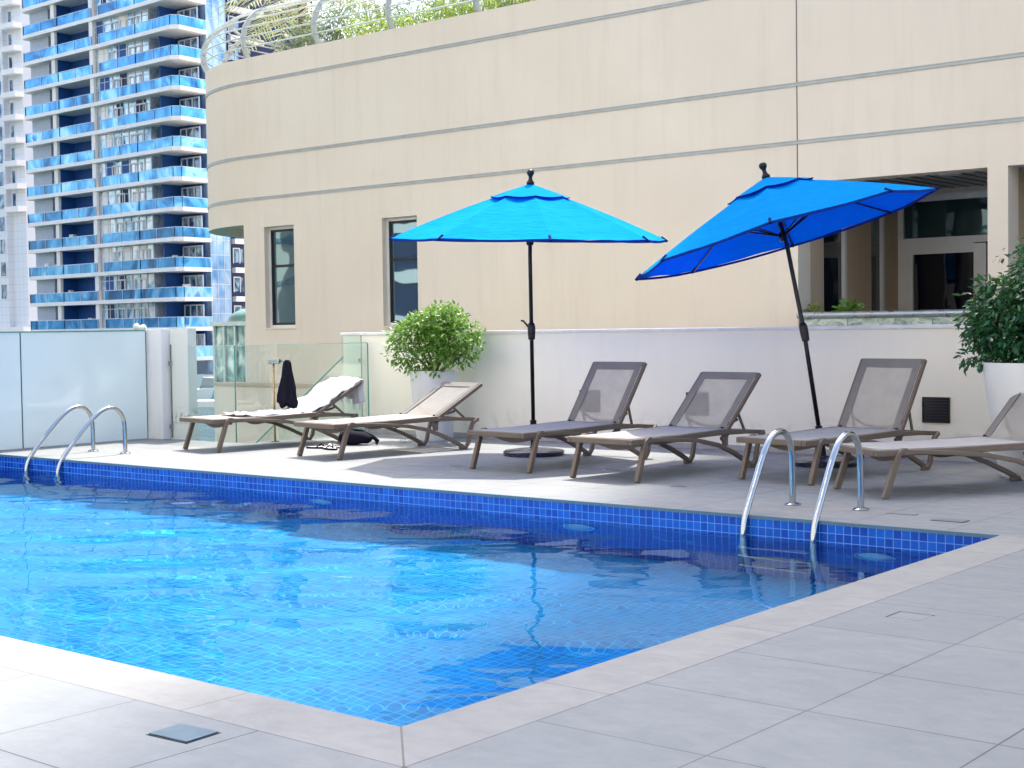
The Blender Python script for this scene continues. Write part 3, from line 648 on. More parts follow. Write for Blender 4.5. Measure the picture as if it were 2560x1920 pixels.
# ------------------------------------------------------------------ frosted screen, pillar and clear glass
t = NT('back_painted_glass'); v = t.co(); nz = t.noise(v, .8, 3)
M_frost = t.done(t.pr(t.mix(nz, (.66, .76, .75), (.74, .82, .80)), .06, 0, None, .75))
for y0, y1, lb in ((-2.4, -.2, 'pale frosted glass panel of the screen beside the near pool edge'), (-.19, 2.0, 'pale frosted glass panel of the screen beside the pool middle'), (2.01, 3.67, 'pale frosted glass panel in the row left of the first ladder'), (3.68, 5.335, 'pale frosted glass panel cut by the left frame edge'), (5.35, 6.93, 'wide pale frosted glass panel behind the left ladder')):
    if y1 < 4: continue
    e = empty('glass_screen_panel', (-10.69, y0, 0), label=lb, cat='glass screen', group='frosted glass screen panels')
    mb = MB(); mb.box(-.008, .008, 0, y1-y0, .012, 1.235); mb.build('pane', M_frost, e)
    mb = MB(); mb.box(-.014, .014, 0, y1-y0, 1.236, 1.25); mb.build('cap', M_gl_edge, e)
    mb = MB(); mb.box(-.009, .009, y1-y0+.0005, y1-y0+.012, .012, 1.235); mb.build('edge_joint', simple('dark_seal', (.02, .10, .10), .4), e)
    mb = MB(); mb.box(-.025, .025, 0, y1-y0, .0005, .0115); mb.build('channel', M_metalgrey, e)
pl = empty('screen_pillar', (-10.6, 6.98, 0), label='white rendered pillar at the end of the frosted screen', cat='pillar')
mb = MB(); mb.box(-.12, .17, -.02, .20, .002, 1.26); mb.build('shaft', stucco('stained_render', (.68, .68, .68), (.76, .76, .75), .3), pl, bevel=.004)
pn = empty('glass_faced_pier', (-10.42, 7.07, 0), label='pale greenish wall panel with rust marks next to the white pillar', cat='wall')
t = NT('pier_paint'); v = t.co(); base = t.mix(t.noise(v, 2, 3), (.60, .64, .60), (.66, .70, .66)); sp = t.n('ShaderNodeSeparateXYZ'); t.l(t.n('ShaderNodeTexCoord').outputs['Object'], sp.inputs[0])
band = t.math('MULTIPLY', t.rng(t.math('ABSOLUTE', t.math('SUBTRACT', sp.outputs[2], .27)), .0, .12, 1, 0), t.rng(t.noise(v, 14, 4, .6), .50, .57, 0, .85))
M_pier = t.done(t.pr(t.mix(band, base, (.22, .20, .15)), .35, 0, None, .5))
mb = MB(); mb.box(0, .33, .0, .12, .002, 1.26); mb.build('body', M_pier, pn)
mb = MB(); mb.box(.012, .03, -.006, -.0005, .02, 1.08); mb.build('joint', simple('dark_line', (.12, .12, .11), .6), pn)
mb = MB()
for z in (.12, .84): mb.box(.005, .05, -.03, -.007, z, z+.05)
mb.build('clamp', M_steel, pn)
def gpanel(a, b, z1, label, thick=.006, z0=.01, ends=(1, 1)):
    a, b = Vector((*a, 0)), Vector((*b, 0)); d = b-a; L = d.length
    e = empty('glass_fence_panel', a, math.atan2(d.y, d.x), label=label, cat='glass fence', group='clear glass fence panels')
    mb = MB(); mb.quad((0, 0, z0), (L, 0, z0), (L, 0, z1), (0, 0, z1)); mb.build('pane', M_gl_clear, e)
    mb = MB(); mb.box(0, L, -thick, thick, z1+.0005, z1+.007); mb.build('top_edge', simple('pale_green_edge', (.35, .58, .50), .2), e)
    if ends[1]: mb = MB(); mb.box(L+.0005, L+.010, -thick, thick, z0, z1); mb.build('side_edge', M_gl_edge, e)
    return e
gpanel((-10.08, 7.055), (-9.27, 7.055), 1.06, 'clear glass fence panel between the stained pier and the fence corner')
gpanel((-9.25, 7.07), (-9.12, 7.50), 1.06, 'clear glass fence panel right of the fence corner', ends=(1, 0))
gpanel((-9.115, 7.53), (-9.085, 8.90), 1.06, 'clear glass fence panel running back to the white wall behind the towel')
# stair glass behind
e = empty('stair_balustrade', (-9.88, 9.5, 0), label='green-edged glass balustrade sloping down the stair behind the fence', cat='glass balustrade')
mb = MB(); mb.add([(0, 0, -.5), (0, 0, 1.04), (-2.2, 0, -.45), (-2.2, 0, -1.6)], [(0, 3, 2, 1)]); mb.build('pane', M_gl_clear, e)
mb = MB(); mb.tube([(0, 0, 1.045), (-2.2, 0, -.445)], .011, 6); mb.tube([(0, 0, -.4), (0, 0, 1.04)], .011, 6); mb.build('edge', simple('mid_green_edge', (.20, .42, .35), .25), e)
e = empty('glass_gate', (-9.88, 9.35, 0), label='narrow clear glass gate with a square steel hinge beside the white wall', cat='glass gate')
mb = MB(); mb.quad((0, 0, .0), (.33, 0, .0), (.33, 0, 1.05), (0, 0, 1.05)); mb.build('pane', M_gl_clear, e)
mb = MB(); mb.tube([(0, 0, 0), (0, 0, 1.055), (.33, 0, 1.055)], .009, 6); mb.tube([(.16, 0, 0), (.16, 0, 1.05)], .004, 5); mb.build('edge', M_gl_edge, e)
mb = MB(); mb.box(.10, .15, -.02, -.012, .80, .89); mb.box(.17, .22, -.02, -.012, .80, .89); mb.build('hinge', M_steel, e)
e = empty('glass_fence_panel', (-9.52, 8.90, 0), label='clear glass panel fixed against the left end of the white wall', cat='glass fence', group='clear glass fence panels')
mb = MB(); mb.quad((0, 0, .01), (.33, 0, .01), (.33, 0, 1.15), (0, 0, 1.15)); mb.build('pane', M_gl_clear, e)
mb = MB(); mb.box(.3305, .338, -.006, .006, .01, 1.15); mb.build('side_edge', M_metalgrey, e)
mb = MB(); mb.box(.30, .345, -.02, -.007, .83, .88); mb.build('clamp', M_steel, e)
# glass panel joint built as a post with a head box, cloth hung on it
e = empty('panel_joint_post', (-9.05, 7.42, 0), label='slim panel joint post with edge reflections put into its gold colour and a chrome head box behind the towel-covered lounger', cat='post')
mb = MB(); mb.tube([(0, 0, 0), (0, 0, .87)], .011, 12); mb.build('pole', simple('edge_reflection_gold', (.42, .30, .12), .25, .9), e, True)  # gold tint stands in for reflections along the glass edge
mb = MB(); mb.box(-.07, .10, -.02, .02, .855, .91); mb.build('head_box', M_steel, e, bevel=.006)
mb = MB(); mb.tube([(.10, 0, .885), (.16, 0, .89), (.26, 0, .88)], .009, 8); mb.build('hook', M_steel, e, True)
mb = MB(); mb.lathe([(.0, .0), (.045, .0), (.05, .006), (.0, .012)], (0, 0, 0), 20); mb.build('foot', M_steel, e)
mb = MB()
prof_c = [(.012, .50), (.035, .495), (.048, .47), (.060, .42), (.080, .32), (.105, .20), (.125, .09), (.135, .03), (.12, .0), (.0, .01)]
mb.lathe(prof_c, (0, 0, 0), 48, cap=False, fn=lambda a, z: (1+.16*math.cos(5*a+z*6)+.10*math.cos(9*a-z*9)))
mb.xf(lambda p: Vector((p.x*1.0, p.y*.5, p.z+(.03*math.sin(p.x*40) if p.z < .1 else 0))))
bc = mb.build('hanging_robe', M_blackcloth, None, True); bc.location = (-8.83, 7.42, .40); tag(bc, 'black cloth robe hanging from the post behind the towel-covered lounger', 'robe')

# ------------------------------------------------------------------ sun loungers
def lounger(x, y, ang, back, label):
    """local: origin at the front edge middle, +y towards the head"""
    e = empty('sun_lounger', (x, y, 0), R(ang-90), label=label, cat='sun lounger', group='sun loungers in a row behind the pool')
    mv = lambda q: (q[0]-.065, q[1])
    # rim of the seat
    mb = MB(); H = .335
    for sx in (-1, 1):
        xa, xb = sorted((sx*.335, sx*.298)); mb.stroke([(-.065, H-.022), (.55, H-.022), (1.19, H-.010)], [.044, .044, .05], xa, xb)
    mb.box(-.297, .297, -.066, -.02, H-.044, H)
    mb.build('seat_frame', M_frame_l, e, bevel=.006)
    mb = MB()
    for sx in (-1, 1):
        xa, xb = sorted((sx*.325, sx*.298))
        mb.stroke([(1.12, .262), (1.22, .315), (1.45, .308), (1.68, .292), (1.735, .285)], [.03, .04, .036, .036, .04], xa, xb)
        mb.stroke([(1.175, .315), (1.17, .255), (1.175, .205)], [.075, .06, .05], xa, xb)
    mb.box(-.297, .297, 1.715, 1.755, .27, .303)
    mb.build('rear_frame', M_frame_l, e, bevel=.005)
    mb = MB(); P = []
    for i in range(15):
        yy = -.02+1.20*i/14; P.append([(-.298+.596*j/8, yy, H+.001-.012*math.sin(PI*j/8)*math.sin(PI*i/14)+(.012*(i/14)**3)) for j in range(9)])
    mb.grid(P); mb.build('seat_sling', M_seat, e, True, solid=.003)
    # side rails, legs
    for sx in (-1, 1):
        xa, xb = sorted((sx*.348, sx*.312))
        mb = MB(); mb.stroke([(.112, .317), (.25, .316), (.5, .300), (.8, .272), (1.05, .222), (1.25, .150), (1.42, .072), (1.50, .030)], [.040, .034, .032, .034, .036, .038, .038, .036], xa, xb)
        mb.build('side_rail', M_frame_l, e, bevel=.006)
        xa, xb = sorted((sx*.352, sx*.316))
        mb = MB(); mb.stroke([(-.004, .0), (.042, .13), (.088, .262), (.104, .306), (.135, .333), (.17, .336)], [.046, .044, .042, .037, .026, .018], xa-.001, xb+.001); mb.build('leg', M_frame_l, e, bevel=.006)
        mb = MB(); mb.stroke([(1.46, .018), (1.54, .018), (1.575, .06), (1.598, .16), (1.635, .255), (1.70, .295)], [.036, .036, .036, .032, .034, .03], xa+.001, xb-.001); mb.build('leg', M_frame_l, e, bevel=.006)
    # ribs under the seat
    for yy, dp in ((.16, .045), (.62, .035)):
        mb = MB(); pts = [(-.30, .29), (-.30, .27)]+[(-.30+.6*k/12, .272-dp*(math.sin(PI*k/12)**2)) for k in range(1, 12)]+[(.30, .27), (.30, .29)]
        nn_ = len(pts); mb.add([(a, yy, b) for a, b in pts]+[(a, yy+.03, b) for a, b in pts], [tuple(range(nn_))[::-1], tuple(range(nn_, 2*nn_))]+[(i, (i+1) % nn_, nn_+(i+1) % nn_, nn_+i) for i in range(nn_)]); mb.build('cross_rib', M_frame_l, e)
    # backrest, built flat from hinge then turned
    a = R(back); hy, hz = 1.20, .34
    tf = lambda p: Vector((p.x, hy+p.y*math.cos(a)-p.z*math.sin(a), hz+p.y*math.sin(a)+p.z*math.cos(a)))
    L = .665
    mb = MB()
    for sx in (-1, 1):
        xa, xb = sorted((sx*.315, sx*.290)); mb.box(xa, xb, -.02, L, -.036, .0)
    mb.box(-.2895, .2895, L-.03, L, -.034, -.001)
    mb.xf(tf); br = mb.build('backrest_frame', M_frame_l, e, bevel=.005)
    mb = MB()
    for q in ((-.2905, -.225, .012, L-.002), (.225, .2905, .012, L-.002), (-.225, .225, L-.085, L-.002)): mb.box(q[0], q[1], q[2], q[3], .001, .004)
    mb.xf(tf); mb.build('sling_hem', M_sling2, br)
    mb = MB(); mb.grid([[(-.2895+.579*j/10, .0+(L-.01)*i/12, -.001-.016*math.sin(PI*j/10)*math.sin(PI*i/12)) for j in range(11)] for i in range(13)]); mb.xf(tf); mb.build('back_sling', M_sling, e, True)
    # support bracket
    q = tf(Vector((0, .24, -.03))); z1 = .31; dy = math.sqrt(max(.01, .19**2-(max(0, q.z-z1))**2)) if q.z-z1 < .18 else .06
    for sx in (-1, 1):
        mb = MB(); xa, xb = sorted((sx*.272, sx*.288)); mb.stroke([(q.y, q.z), (q.y+dy, z1)], .022, xa, xb); mb.build('strut', M_frame_l, e, bevel=.003)
    mb = MB(); P = []
    for k in range(13):
        u = k/12; P.append((-.27+.54*u, q.y+dy*.35-.02, .335+(q.z-.335)*.45*abs(2*u-1)**2.2+.01))
    mb.tube(P, .012, 8); mb.build('crossbar', M_frame_l, e, True)
    for sx in (-1, 1):
        mb = MB(); mb.lathe([(.0, 0), (.012, 0), (.012, .012), (0, .014)], (sx*.27, 1.19, .349), 12); mb.build('pivot', M_black, e)
    return e
lounger(-8.79, 6.205, 81, 28.4, 'sunlit tan lounger carrying the white towel, leftmost in the row')
lounger(-7.10, 6.265, 81.5, 28.5, 'sunlit tan lounger with bare cream sling reclined low, black bag beneath')
lounger(-4.80, 6.205, 85.6, 54.8, 'grey-brown lounger with raised back right behind the upright parasol base')
lounger(-3.62, 6.07, 85, 43.6, 'lounger with one sunlit foot corner standing between the two parasols')
lounger(-2.415, 6.635, 80.5, 58.7, 'grey-brown lounger with the steepest back standing at the leaning parasol')
lounger(-1.535, 6.265, 55.5, 50, 'lounger turned aside, cut by the right frame edge in front of the large planter')

# towel on the first lounger
rnd = random.Random(7)
Lw = empty('towel', (-8.79, 6.205, 0), R(81-90), label='rumpled white towel spread over the first lounger and folded over its back', cat='towel')
a = R(28.4); hy, hz = 1.20, .345
path = [(.38, .352), (.6, .350), (.85, .349), (1.05, .352), (1.17, .358)]
for k in range(1, 12): path.append((hy+.06*0+.675*k/11*math.cos(a)-.014*math.sin(a), hz+.675*k/11*math.sin(a)+.016*math.cos(a)))
path += [(hy+.70*math.cos(a)+.0, hz+.70*math.sin(a)+.006), (hy+.715*math.cos(a), hz+.70*math.sin(a)-.03), (hy+.715*math.cos(a), hz+.62*math.sin(a)-.08), (hy+.715*math.cos(a)+.005, hz+.42*math.sin(a)-.08)]
# resample
fine = []
for p, q in zip(path, path[1:]):
    for k in range(5): fine.append((p[0]+(q[0]-p[0])*k/5, p[1]+(q[1]-p[1])*k/5))
fine.append(path[-1]); nf = len(fine); P = []
from mathutils import noise as mn
for i, (yy, zz) in enumerate(fine):
    row = []; u = i/(nf-1); half = .305 if u > .25 else .27
    hang = u > .88
    for j in range(33):
        w_ = j/32; xx = (-half+2*half*w_)*(.75 if hang else 1)+.03*mn.noise(Vector((i*.12, j*.1, 3)))+(.05 if hang else 0)
        nz = .024*(1-abs(mn.noise(Vector((xx*5+yy*4, yy*3-xx*2, 1.3)))))**3+.014*(1-abs(mn.noise(Vector((xx*13, yy*8+xx*6, 4)))))**3+.006*mn.noise(Vector((xx*30, yy*26, 7)))-.014
        if hang: row.append((xx, yy+.03*math.sin(w_*26)+.02*mn.noise(Vector((xx*9, zz*5, 2))), zz-.05*(w_ > .55)*(u-.88)/.12-.03*mn.noise(Vector((xx*5, 0, 0)))))
        else:
            # cloth drops a little over the edges
            ed = max(0, abs(w_-.5)*2-.94)/.06
            row.append((xx, yy-nz*.4*(1 if u > .3 else 0), zz+nz-.012*ed))
    P.append(row)
mb = MB(); mb.grid(P); mb.build('cloth', M_towel, Lw, True, solid=.004)
mb = MB()
last = P[-1]
for j in range(1, 32, 1):
    p = Vector(last[j]); mb.tube([p, p+Vector((rnd.uniform(-.006, .006), rnd.uniform(-.004, .004), -.03)), p+Vector((rnd.uniform(-.012, .012), 0, -.055-rnd.random()*.02))], .0022, 4)
mb.build('fringe', M_towel, Lw)

# ------------------------------------------------------------------ parasols
def parasol(center, nrm, phase, Rr, pole_pts, crank_z, base_xy, label, crank_side=-1):
    e = empty('parasol', (*base_xy, 0), label=label, cat='parasol', group='blue parasols')
    bx, by = base_xy; C0 = Vector(center)-Vector((bx, by, 0)); n = Vector(nrm).normalized()
    A = n.cross(Vector((0, 1, 0))).normalized(); B = n.cross(A)
    hgt = .50
    def rim(k, r=1.0, h=0): t_ = phase+k*PI/4; return C0+Rr*r*(math.cos(t_)*A+math.sin(t_)*B)+n*h
    def pt(k, r, sag=0):        # point on rib k (k may be fractional), r 0..1 of the radius
        k0 = math.floor(k); f = k-k0; h = hgt*(1-r)*(1+.18*r)
        p = rim(k0, r).lerp(rim(k0+1, r), f)+n*h
        return p-n*sag*math.sin(PI*f)
    mb = MB(); NR, NS = 14, 10
    for s_ in range(8):
        P = []
        for i in range(NR+1):
            r = .20+.80*i/NR
            row = []
            for j in range(NS+1):
                f = j/NS; q = pt(s_+f, r, .012+.03*r*(1-r)*2)
                q = q+n*(.007*mn.noise(Vector((q.x*3, q.y*3, r*14)))*2+.003*math.sin(r*70+f*3))*math.sin(PI*f)
                row.append(q)
            P.append(row)
        mb.grid(P)
    cn = mb.build('canopy', M_cloth_blue, e, True, autos=50)
    mb = MB()       # hem and pockets
    for s_ in range(8):
        for i in range(8):
            a_, b_ = pt(s_+i/8, 1, .012), pt(s_+(i+1)/8, 1, .012); mb.quad(a_, b_, b_-n*.022, a_-n*.022)
    mb.build('hem', fabric('navy_hem', (.004, .03, .22), .1), e)
    for s_ in range(8):
        mb = MB(); p0 = pt(s_, .965)+n*.004; p1 = pt(s_, 1.0)-n*.006; out = (p1-p0).normalized(); mb.tube([p0, p1+out*.018], .013, 6); mb.build('tip_pocket', fabric('navy_webbing', (.004, .01, .08)), e)
    mb = MB()       # vent cap
    for s_ in range(8):
        P = []
        for i in range(5):
            r = .02+.265*i/4
            P.append([pt(s_+j/8, r)+n*(.020-.002*(i/4)-.006*math.sin(PI*j/8)*(i/4)**2*2) for j in range(9)])
        mb.grid(P)
    vc = mb.build('vent_cap', M_cloth_blue, e, True, autos=40)
    mb = MB()
    for s_ in range(8):
        P = [pt(s_+j/8, .286)+n*(.018-.006*math.sin(PI*j/8)*2) for j in range(9)]; mb.tube(P, .005, 5)
    mb.build('binding', fabric('navy_binding', (.004, .01, .10)), vc)
    apex = C0+n*(hgt+.03)
    mb = MB(); prof_k = [(.0, -.02), (.035, -.02), (.038, .0), (.022, .02), (.017, .045), (.020, .06), (.032, .075), (.036, .095), (.030, .112), (.012, .122), (0, .124)]
    q = n.to_track_quat('Z', 'Y'); mb.lathe(prof_k, seg=20).xf(lambda p: apex+q @ p); mb.build('finial', M_pole, e, True)
    hub = C0+n*(hgt-.04); run = C0+n*(-.02)
    for s_ in range(8):
        mb = MB(); mb.tube([hub, pt(s_, .5)-n*.02, pt(s_, .99)-n*.012], .0085, 6); mb.build('rib', M_pole, e, True)
        mb = MB(); mb.tube([run, pt(s_, .47)-n*.026], .007, 6); mb.build('strut', M_pole, e, True)
    mb = MB(); mb.lathe([(.0, -.04), (.03, -.04), (.036, -.02), (.036, .02), (.026, .04), (0, .04)], seg=16).xf(lambda p: run+q @ p); mb.build('runner', M_pole, e, True, autos=40)
    PP = [Vector(p)-Vector((bx, by, 0)) for p in pole_pts]
    mb = MB(); mb.tube(PP+[hub], .019, 16); mb.build('pole', M_pole, e, True)
    def along(z):
        for a_, b_ in zip(PP, PP[1:]+[hub]):
            if a_.z <= z <= b_.z: return a_.lerp(b_, (z-a_.z)/(b_.z-a_.z)), (b_-a_).normalized()
        return PP[-1], Vector((0, 0, 1))
    c, d = along(crank_z); qq = d.to_track_quat('Z', 'Y')
    mb = MB(); mb.lathe([(.022, -.095), (.032, -.09), (.037, -.03), (.037, .035), (.030, .06), (.021, .068)], seg=18).xf(lambda p: c+qq @ p); mb.build('crank_housing', M_pole, e, True, autos=40)
    mb = MB(); s1 = (Vector((cr.x, cr.y, 0))*crank_side if crank_side < 0 else Vector((-.45, .75, 0)))
    mb.tube([c+s1*.02+Vector((0, 0, .02)), c+s1*.055+Vector((0, 0, .06)), c+s1*.075+Vector((0, 0, .085)), c+s1*.10+Vector((0, 0, .088))], [.011, .009, .009, .010], 8); mb.build('crank_handle', M_pole, e, True)
    c, d = along(.26); qq = d.to_track_quat('Z', 'Y')
    mb = MB(); mb.lathe([(.030, -.24), (.030, .06), (.032, .07), (.020, .075)], seg=18).xf(lambda p: c+qq @ p); mb.build('stand_tube', M_pole, e, True, autos=40)
    mb = MB(); mb.tube([c+Vector((.028, 0, .02)), c+Vector((.05, -.03, .02))], .006, 8); mb.lathe([(.0, -.01), (.018, -.01), (.018, .01), (0, .01)], tuple(c+Vector((.055, -.035, .02))), 10); mb.build('clamp_knob', M_pole, e)
    mb = MB(); mb.lathe([(.275, .0), (.29, .004), (.292, .035), (.28, .046), (.20, .058), (.08, .066), (.045, .072), (.035, .085), (0, .085)], seg=56); mb.build('base', simple('base_plastic', (.012, .016, .028), .28, 0, .2, 10, 0, .6, .2), e, True, autos=35)
    return e
parasol((-5.533, 7.562, 2.05), (.054, -.033, .998), .811, 1.314, [(-5.52, 7.56, .05), (-5.535, 7.562, 1.9)], 1.19, (-5.52, 7.56), 'upright azure parasol with its canopy level, in the sun')
parasol((-3.146, 8.097, 1.991), (-.247, -.097, .964), .422, 1.332, [(-2.745, 8.06, .05), (-2.93, 8.07, 1.15), (-3.10, 8.09, 1.9)], 1.15, (-2.72, 8.06), 'blue parasol on a leaning pole with its canopy tilted', 1)

# ------------------------------------------------------------------ small belongings
rnd = random.Random(21)
mb = MB(); P = []
for i in range(15):
    ph = PI*i/14; row = []
    for j in range(25):
        th = 2*PI*j/24; r = math.sin(ph)**.7; x = .20*r*math.cos(th); y = .12*r*math.sin(th); z = .075+.075*math.cos(ph)*(1-.25*(x/.2))
        nn = .02*mn.noise(Vector((x*9, y*9, z*9))); row.append((x*(1+nn*4), y*(1+nn*4), max(.001, z+nn)))
    P.append(row)
mb.grid(P); bag = mb.build('beach_bag', M_blackcloth, None, True); bag.location = (-7.93, 7.56, 0); bag.rotation_euler = (0, 0, .3); tag(bag, 'slumped black bag on the deck under the second lounger', 'bag')
mb = MB(); mb.tube([(-.1, -.05, .14), (-.02, -.02, .165), (.08, .0, .15), (.19, .02, .09), (.25, .02, .04), (.22, .05, .02)], [.008, .010, .012, .02, .022, .018], 8); mb.build('strap', M_blackcloth, bag, True)
for i, (x, y, rz, lb) in enumerate(((-7.93, 7.02, .5, 'black and white flip-flop lying flat, left of its pair'), (-7.72, 6.98, -.2, 'black and white flip-flop turned on its edge beside the lounger leg'))):
    e = empty('sandal', (x, y, .002), rz, label=lb, cat='sandal', group='pair of flip-flops')
    mb = MB(); out = [(.13*math.cos(t_)*(1), .042*math.sin(t_)*(1+.25*math.cos(t_))) for t_ in [2*PI*k/24 for k in range(24)]]; mb.prism(out, 0, .016); mb.build('sole', M_blackcloth, e, bevel=.003)
    mb = MB(); mb.prism([(a_*.88, b_*.85) for a_, b_ in out], .0165, .019); mb.build('insole', simple('white_insole', (.6, .6, .6), .6, 0, .5, 60), e)
    mb = MB(); mb.tube([(-.01, .04, .012), (.03, .02, .045), (.075, 0, .02)], .006, 6); mb.tube([(-.01, -.04, .012), (.03, -.02, .045), (.075, 0, .02)], .006, 6); mb.build('strap', M_blackcloth, e, True)
mb = MB(); P = []
for i in range(12):
    for_ = []
    for j in range(21):
        th = 2*PI*j/20; r = .09*(1-i/11)*(1+.25*mn.noise(Vector((math.cos(th)*2, math.sin(th)*2, i*.3)))); for_.append((r*math.cos(th)*1.3, r*math.sin(th), .045*(i/11)**.6+.012*mn.noise(Vector((th*2, i*.5, 0)))+.006))
    P.append(for_)
mb.grid(P)
t = NT('patterned_swimwear'); v = t.co(); c_ = t.ramp(t.noise(v, 28, 2, .5, 2), [(.53, (.01, .01, .012)), (.57, (.6, .6, .62))]); sw = mb.build('swimwear', t.done(t.pr(c_, .8)), None, True); sw.location = (-7.86, 7.14, 0); tag(sw, 'crumpled black and white swimwear on the deck between the two left loungers', 'clothing')
e = empty('water_glass', (-7.72, 8.06, 0), label='clear drinking glass on the deck under the head of the second lounger', cat='drinking glass')
mb = MB(); mb.lathe([(.030, .001), (.038, .11)], seg=24, cap=False); mb.build('body', glass_clear('thin_glass', (.95, .97, .97), .3, .05), e, True)
mb = MB(); mb.lathe([(.0, .0005), (.030, .0005), (.030, .008), (0, .008)], seg=24); mb.build('base', simple('glass_base', (.5, .55, .55), .1), e)

# ------------------------------------------------------------------ MARINA: sea, quay, ground, towers, yachts
t = NT('sea_water'); v = t.co(scale=(1, 2.2, 1)); h = t.noise(v, .55, 5, .6)
mb = MB(); mb.quad((-700, -60, -4), (200, -60, -4), (200, 88, -4), (-700, 88, -4)); tag(mb.build('sea', t.done(t.pr(t.mix(h, (.006, .035, .045), (.012, .065, .075)), t.rng(h, .3, .7, .05, .15), 0, t.bump(h, 1.0, .7), .3))), kind='structure')
mb = MB(); mb.quad((-1500, 87.9, -3.2), (900, 87.9, -3.2), (900, 2200, -3.2), (-1500, 2200, -3.2)); mb.quad((-1500, 87.9, -4.3), (900, 87.9, -4.3), (900, 87.9, -3.2), (-1500, 87.9, -3.2)); mb.quad((-1500, -1500, -4.02), (900, -1500, -4.02), (900, -60, -4.02), (-1500, -60, -4.02)); mb.quad((200, -60, -4.02), (900, -60, -4.02), (900, 88, -4.02), (200, 88, -4.02))
tag(mb.build('ground', simple('quay_paving', (.42, .40, .37), .85, 0, .1, .5)), kind='structure')

M_slab = simple('white_slab', (.93, .86, .79), .7, 0, .05, .4)
M_blue = simple('blue_wall_paint', (.012, .085, .30), .55, 0, .15, .3)
M_navy = simple('navy_wall', (.008, .016, .075), .5, 0, .15, .3)
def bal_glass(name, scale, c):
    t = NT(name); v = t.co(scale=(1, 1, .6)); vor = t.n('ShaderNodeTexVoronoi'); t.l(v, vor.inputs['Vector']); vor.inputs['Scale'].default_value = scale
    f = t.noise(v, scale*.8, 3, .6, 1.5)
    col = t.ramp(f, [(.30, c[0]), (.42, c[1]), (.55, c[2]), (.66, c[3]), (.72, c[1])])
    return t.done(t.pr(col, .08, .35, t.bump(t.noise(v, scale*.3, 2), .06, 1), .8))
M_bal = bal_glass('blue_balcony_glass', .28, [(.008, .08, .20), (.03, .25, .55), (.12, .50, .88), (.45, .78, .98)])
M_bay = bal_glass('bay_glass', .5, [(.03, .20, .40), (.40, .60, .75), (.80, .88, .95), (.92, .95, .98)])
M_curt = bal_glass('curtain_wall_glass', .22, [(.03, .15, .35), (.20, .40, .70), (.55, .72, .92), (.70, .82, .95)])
M_winw = bal_glass('tower_window_glass', .8, [(.01, .04, .10), (.03, .10, .2), (.25, .35, .45), (.5, .6, .68)])
M_gpanel = simple('grey_panel_paint', (.46, .50, .56), .6)
tw = empty('balcony_tower', (-135, 92, -3.2), label='tall tower of white balcony slabs and blue glass across the marina', cat='building')
def T(mb): return mb.xf(lambda p: p-Vector((-135, 92, -3.2)))
Z0f, DF, NF = 1.5, 3.15, 13
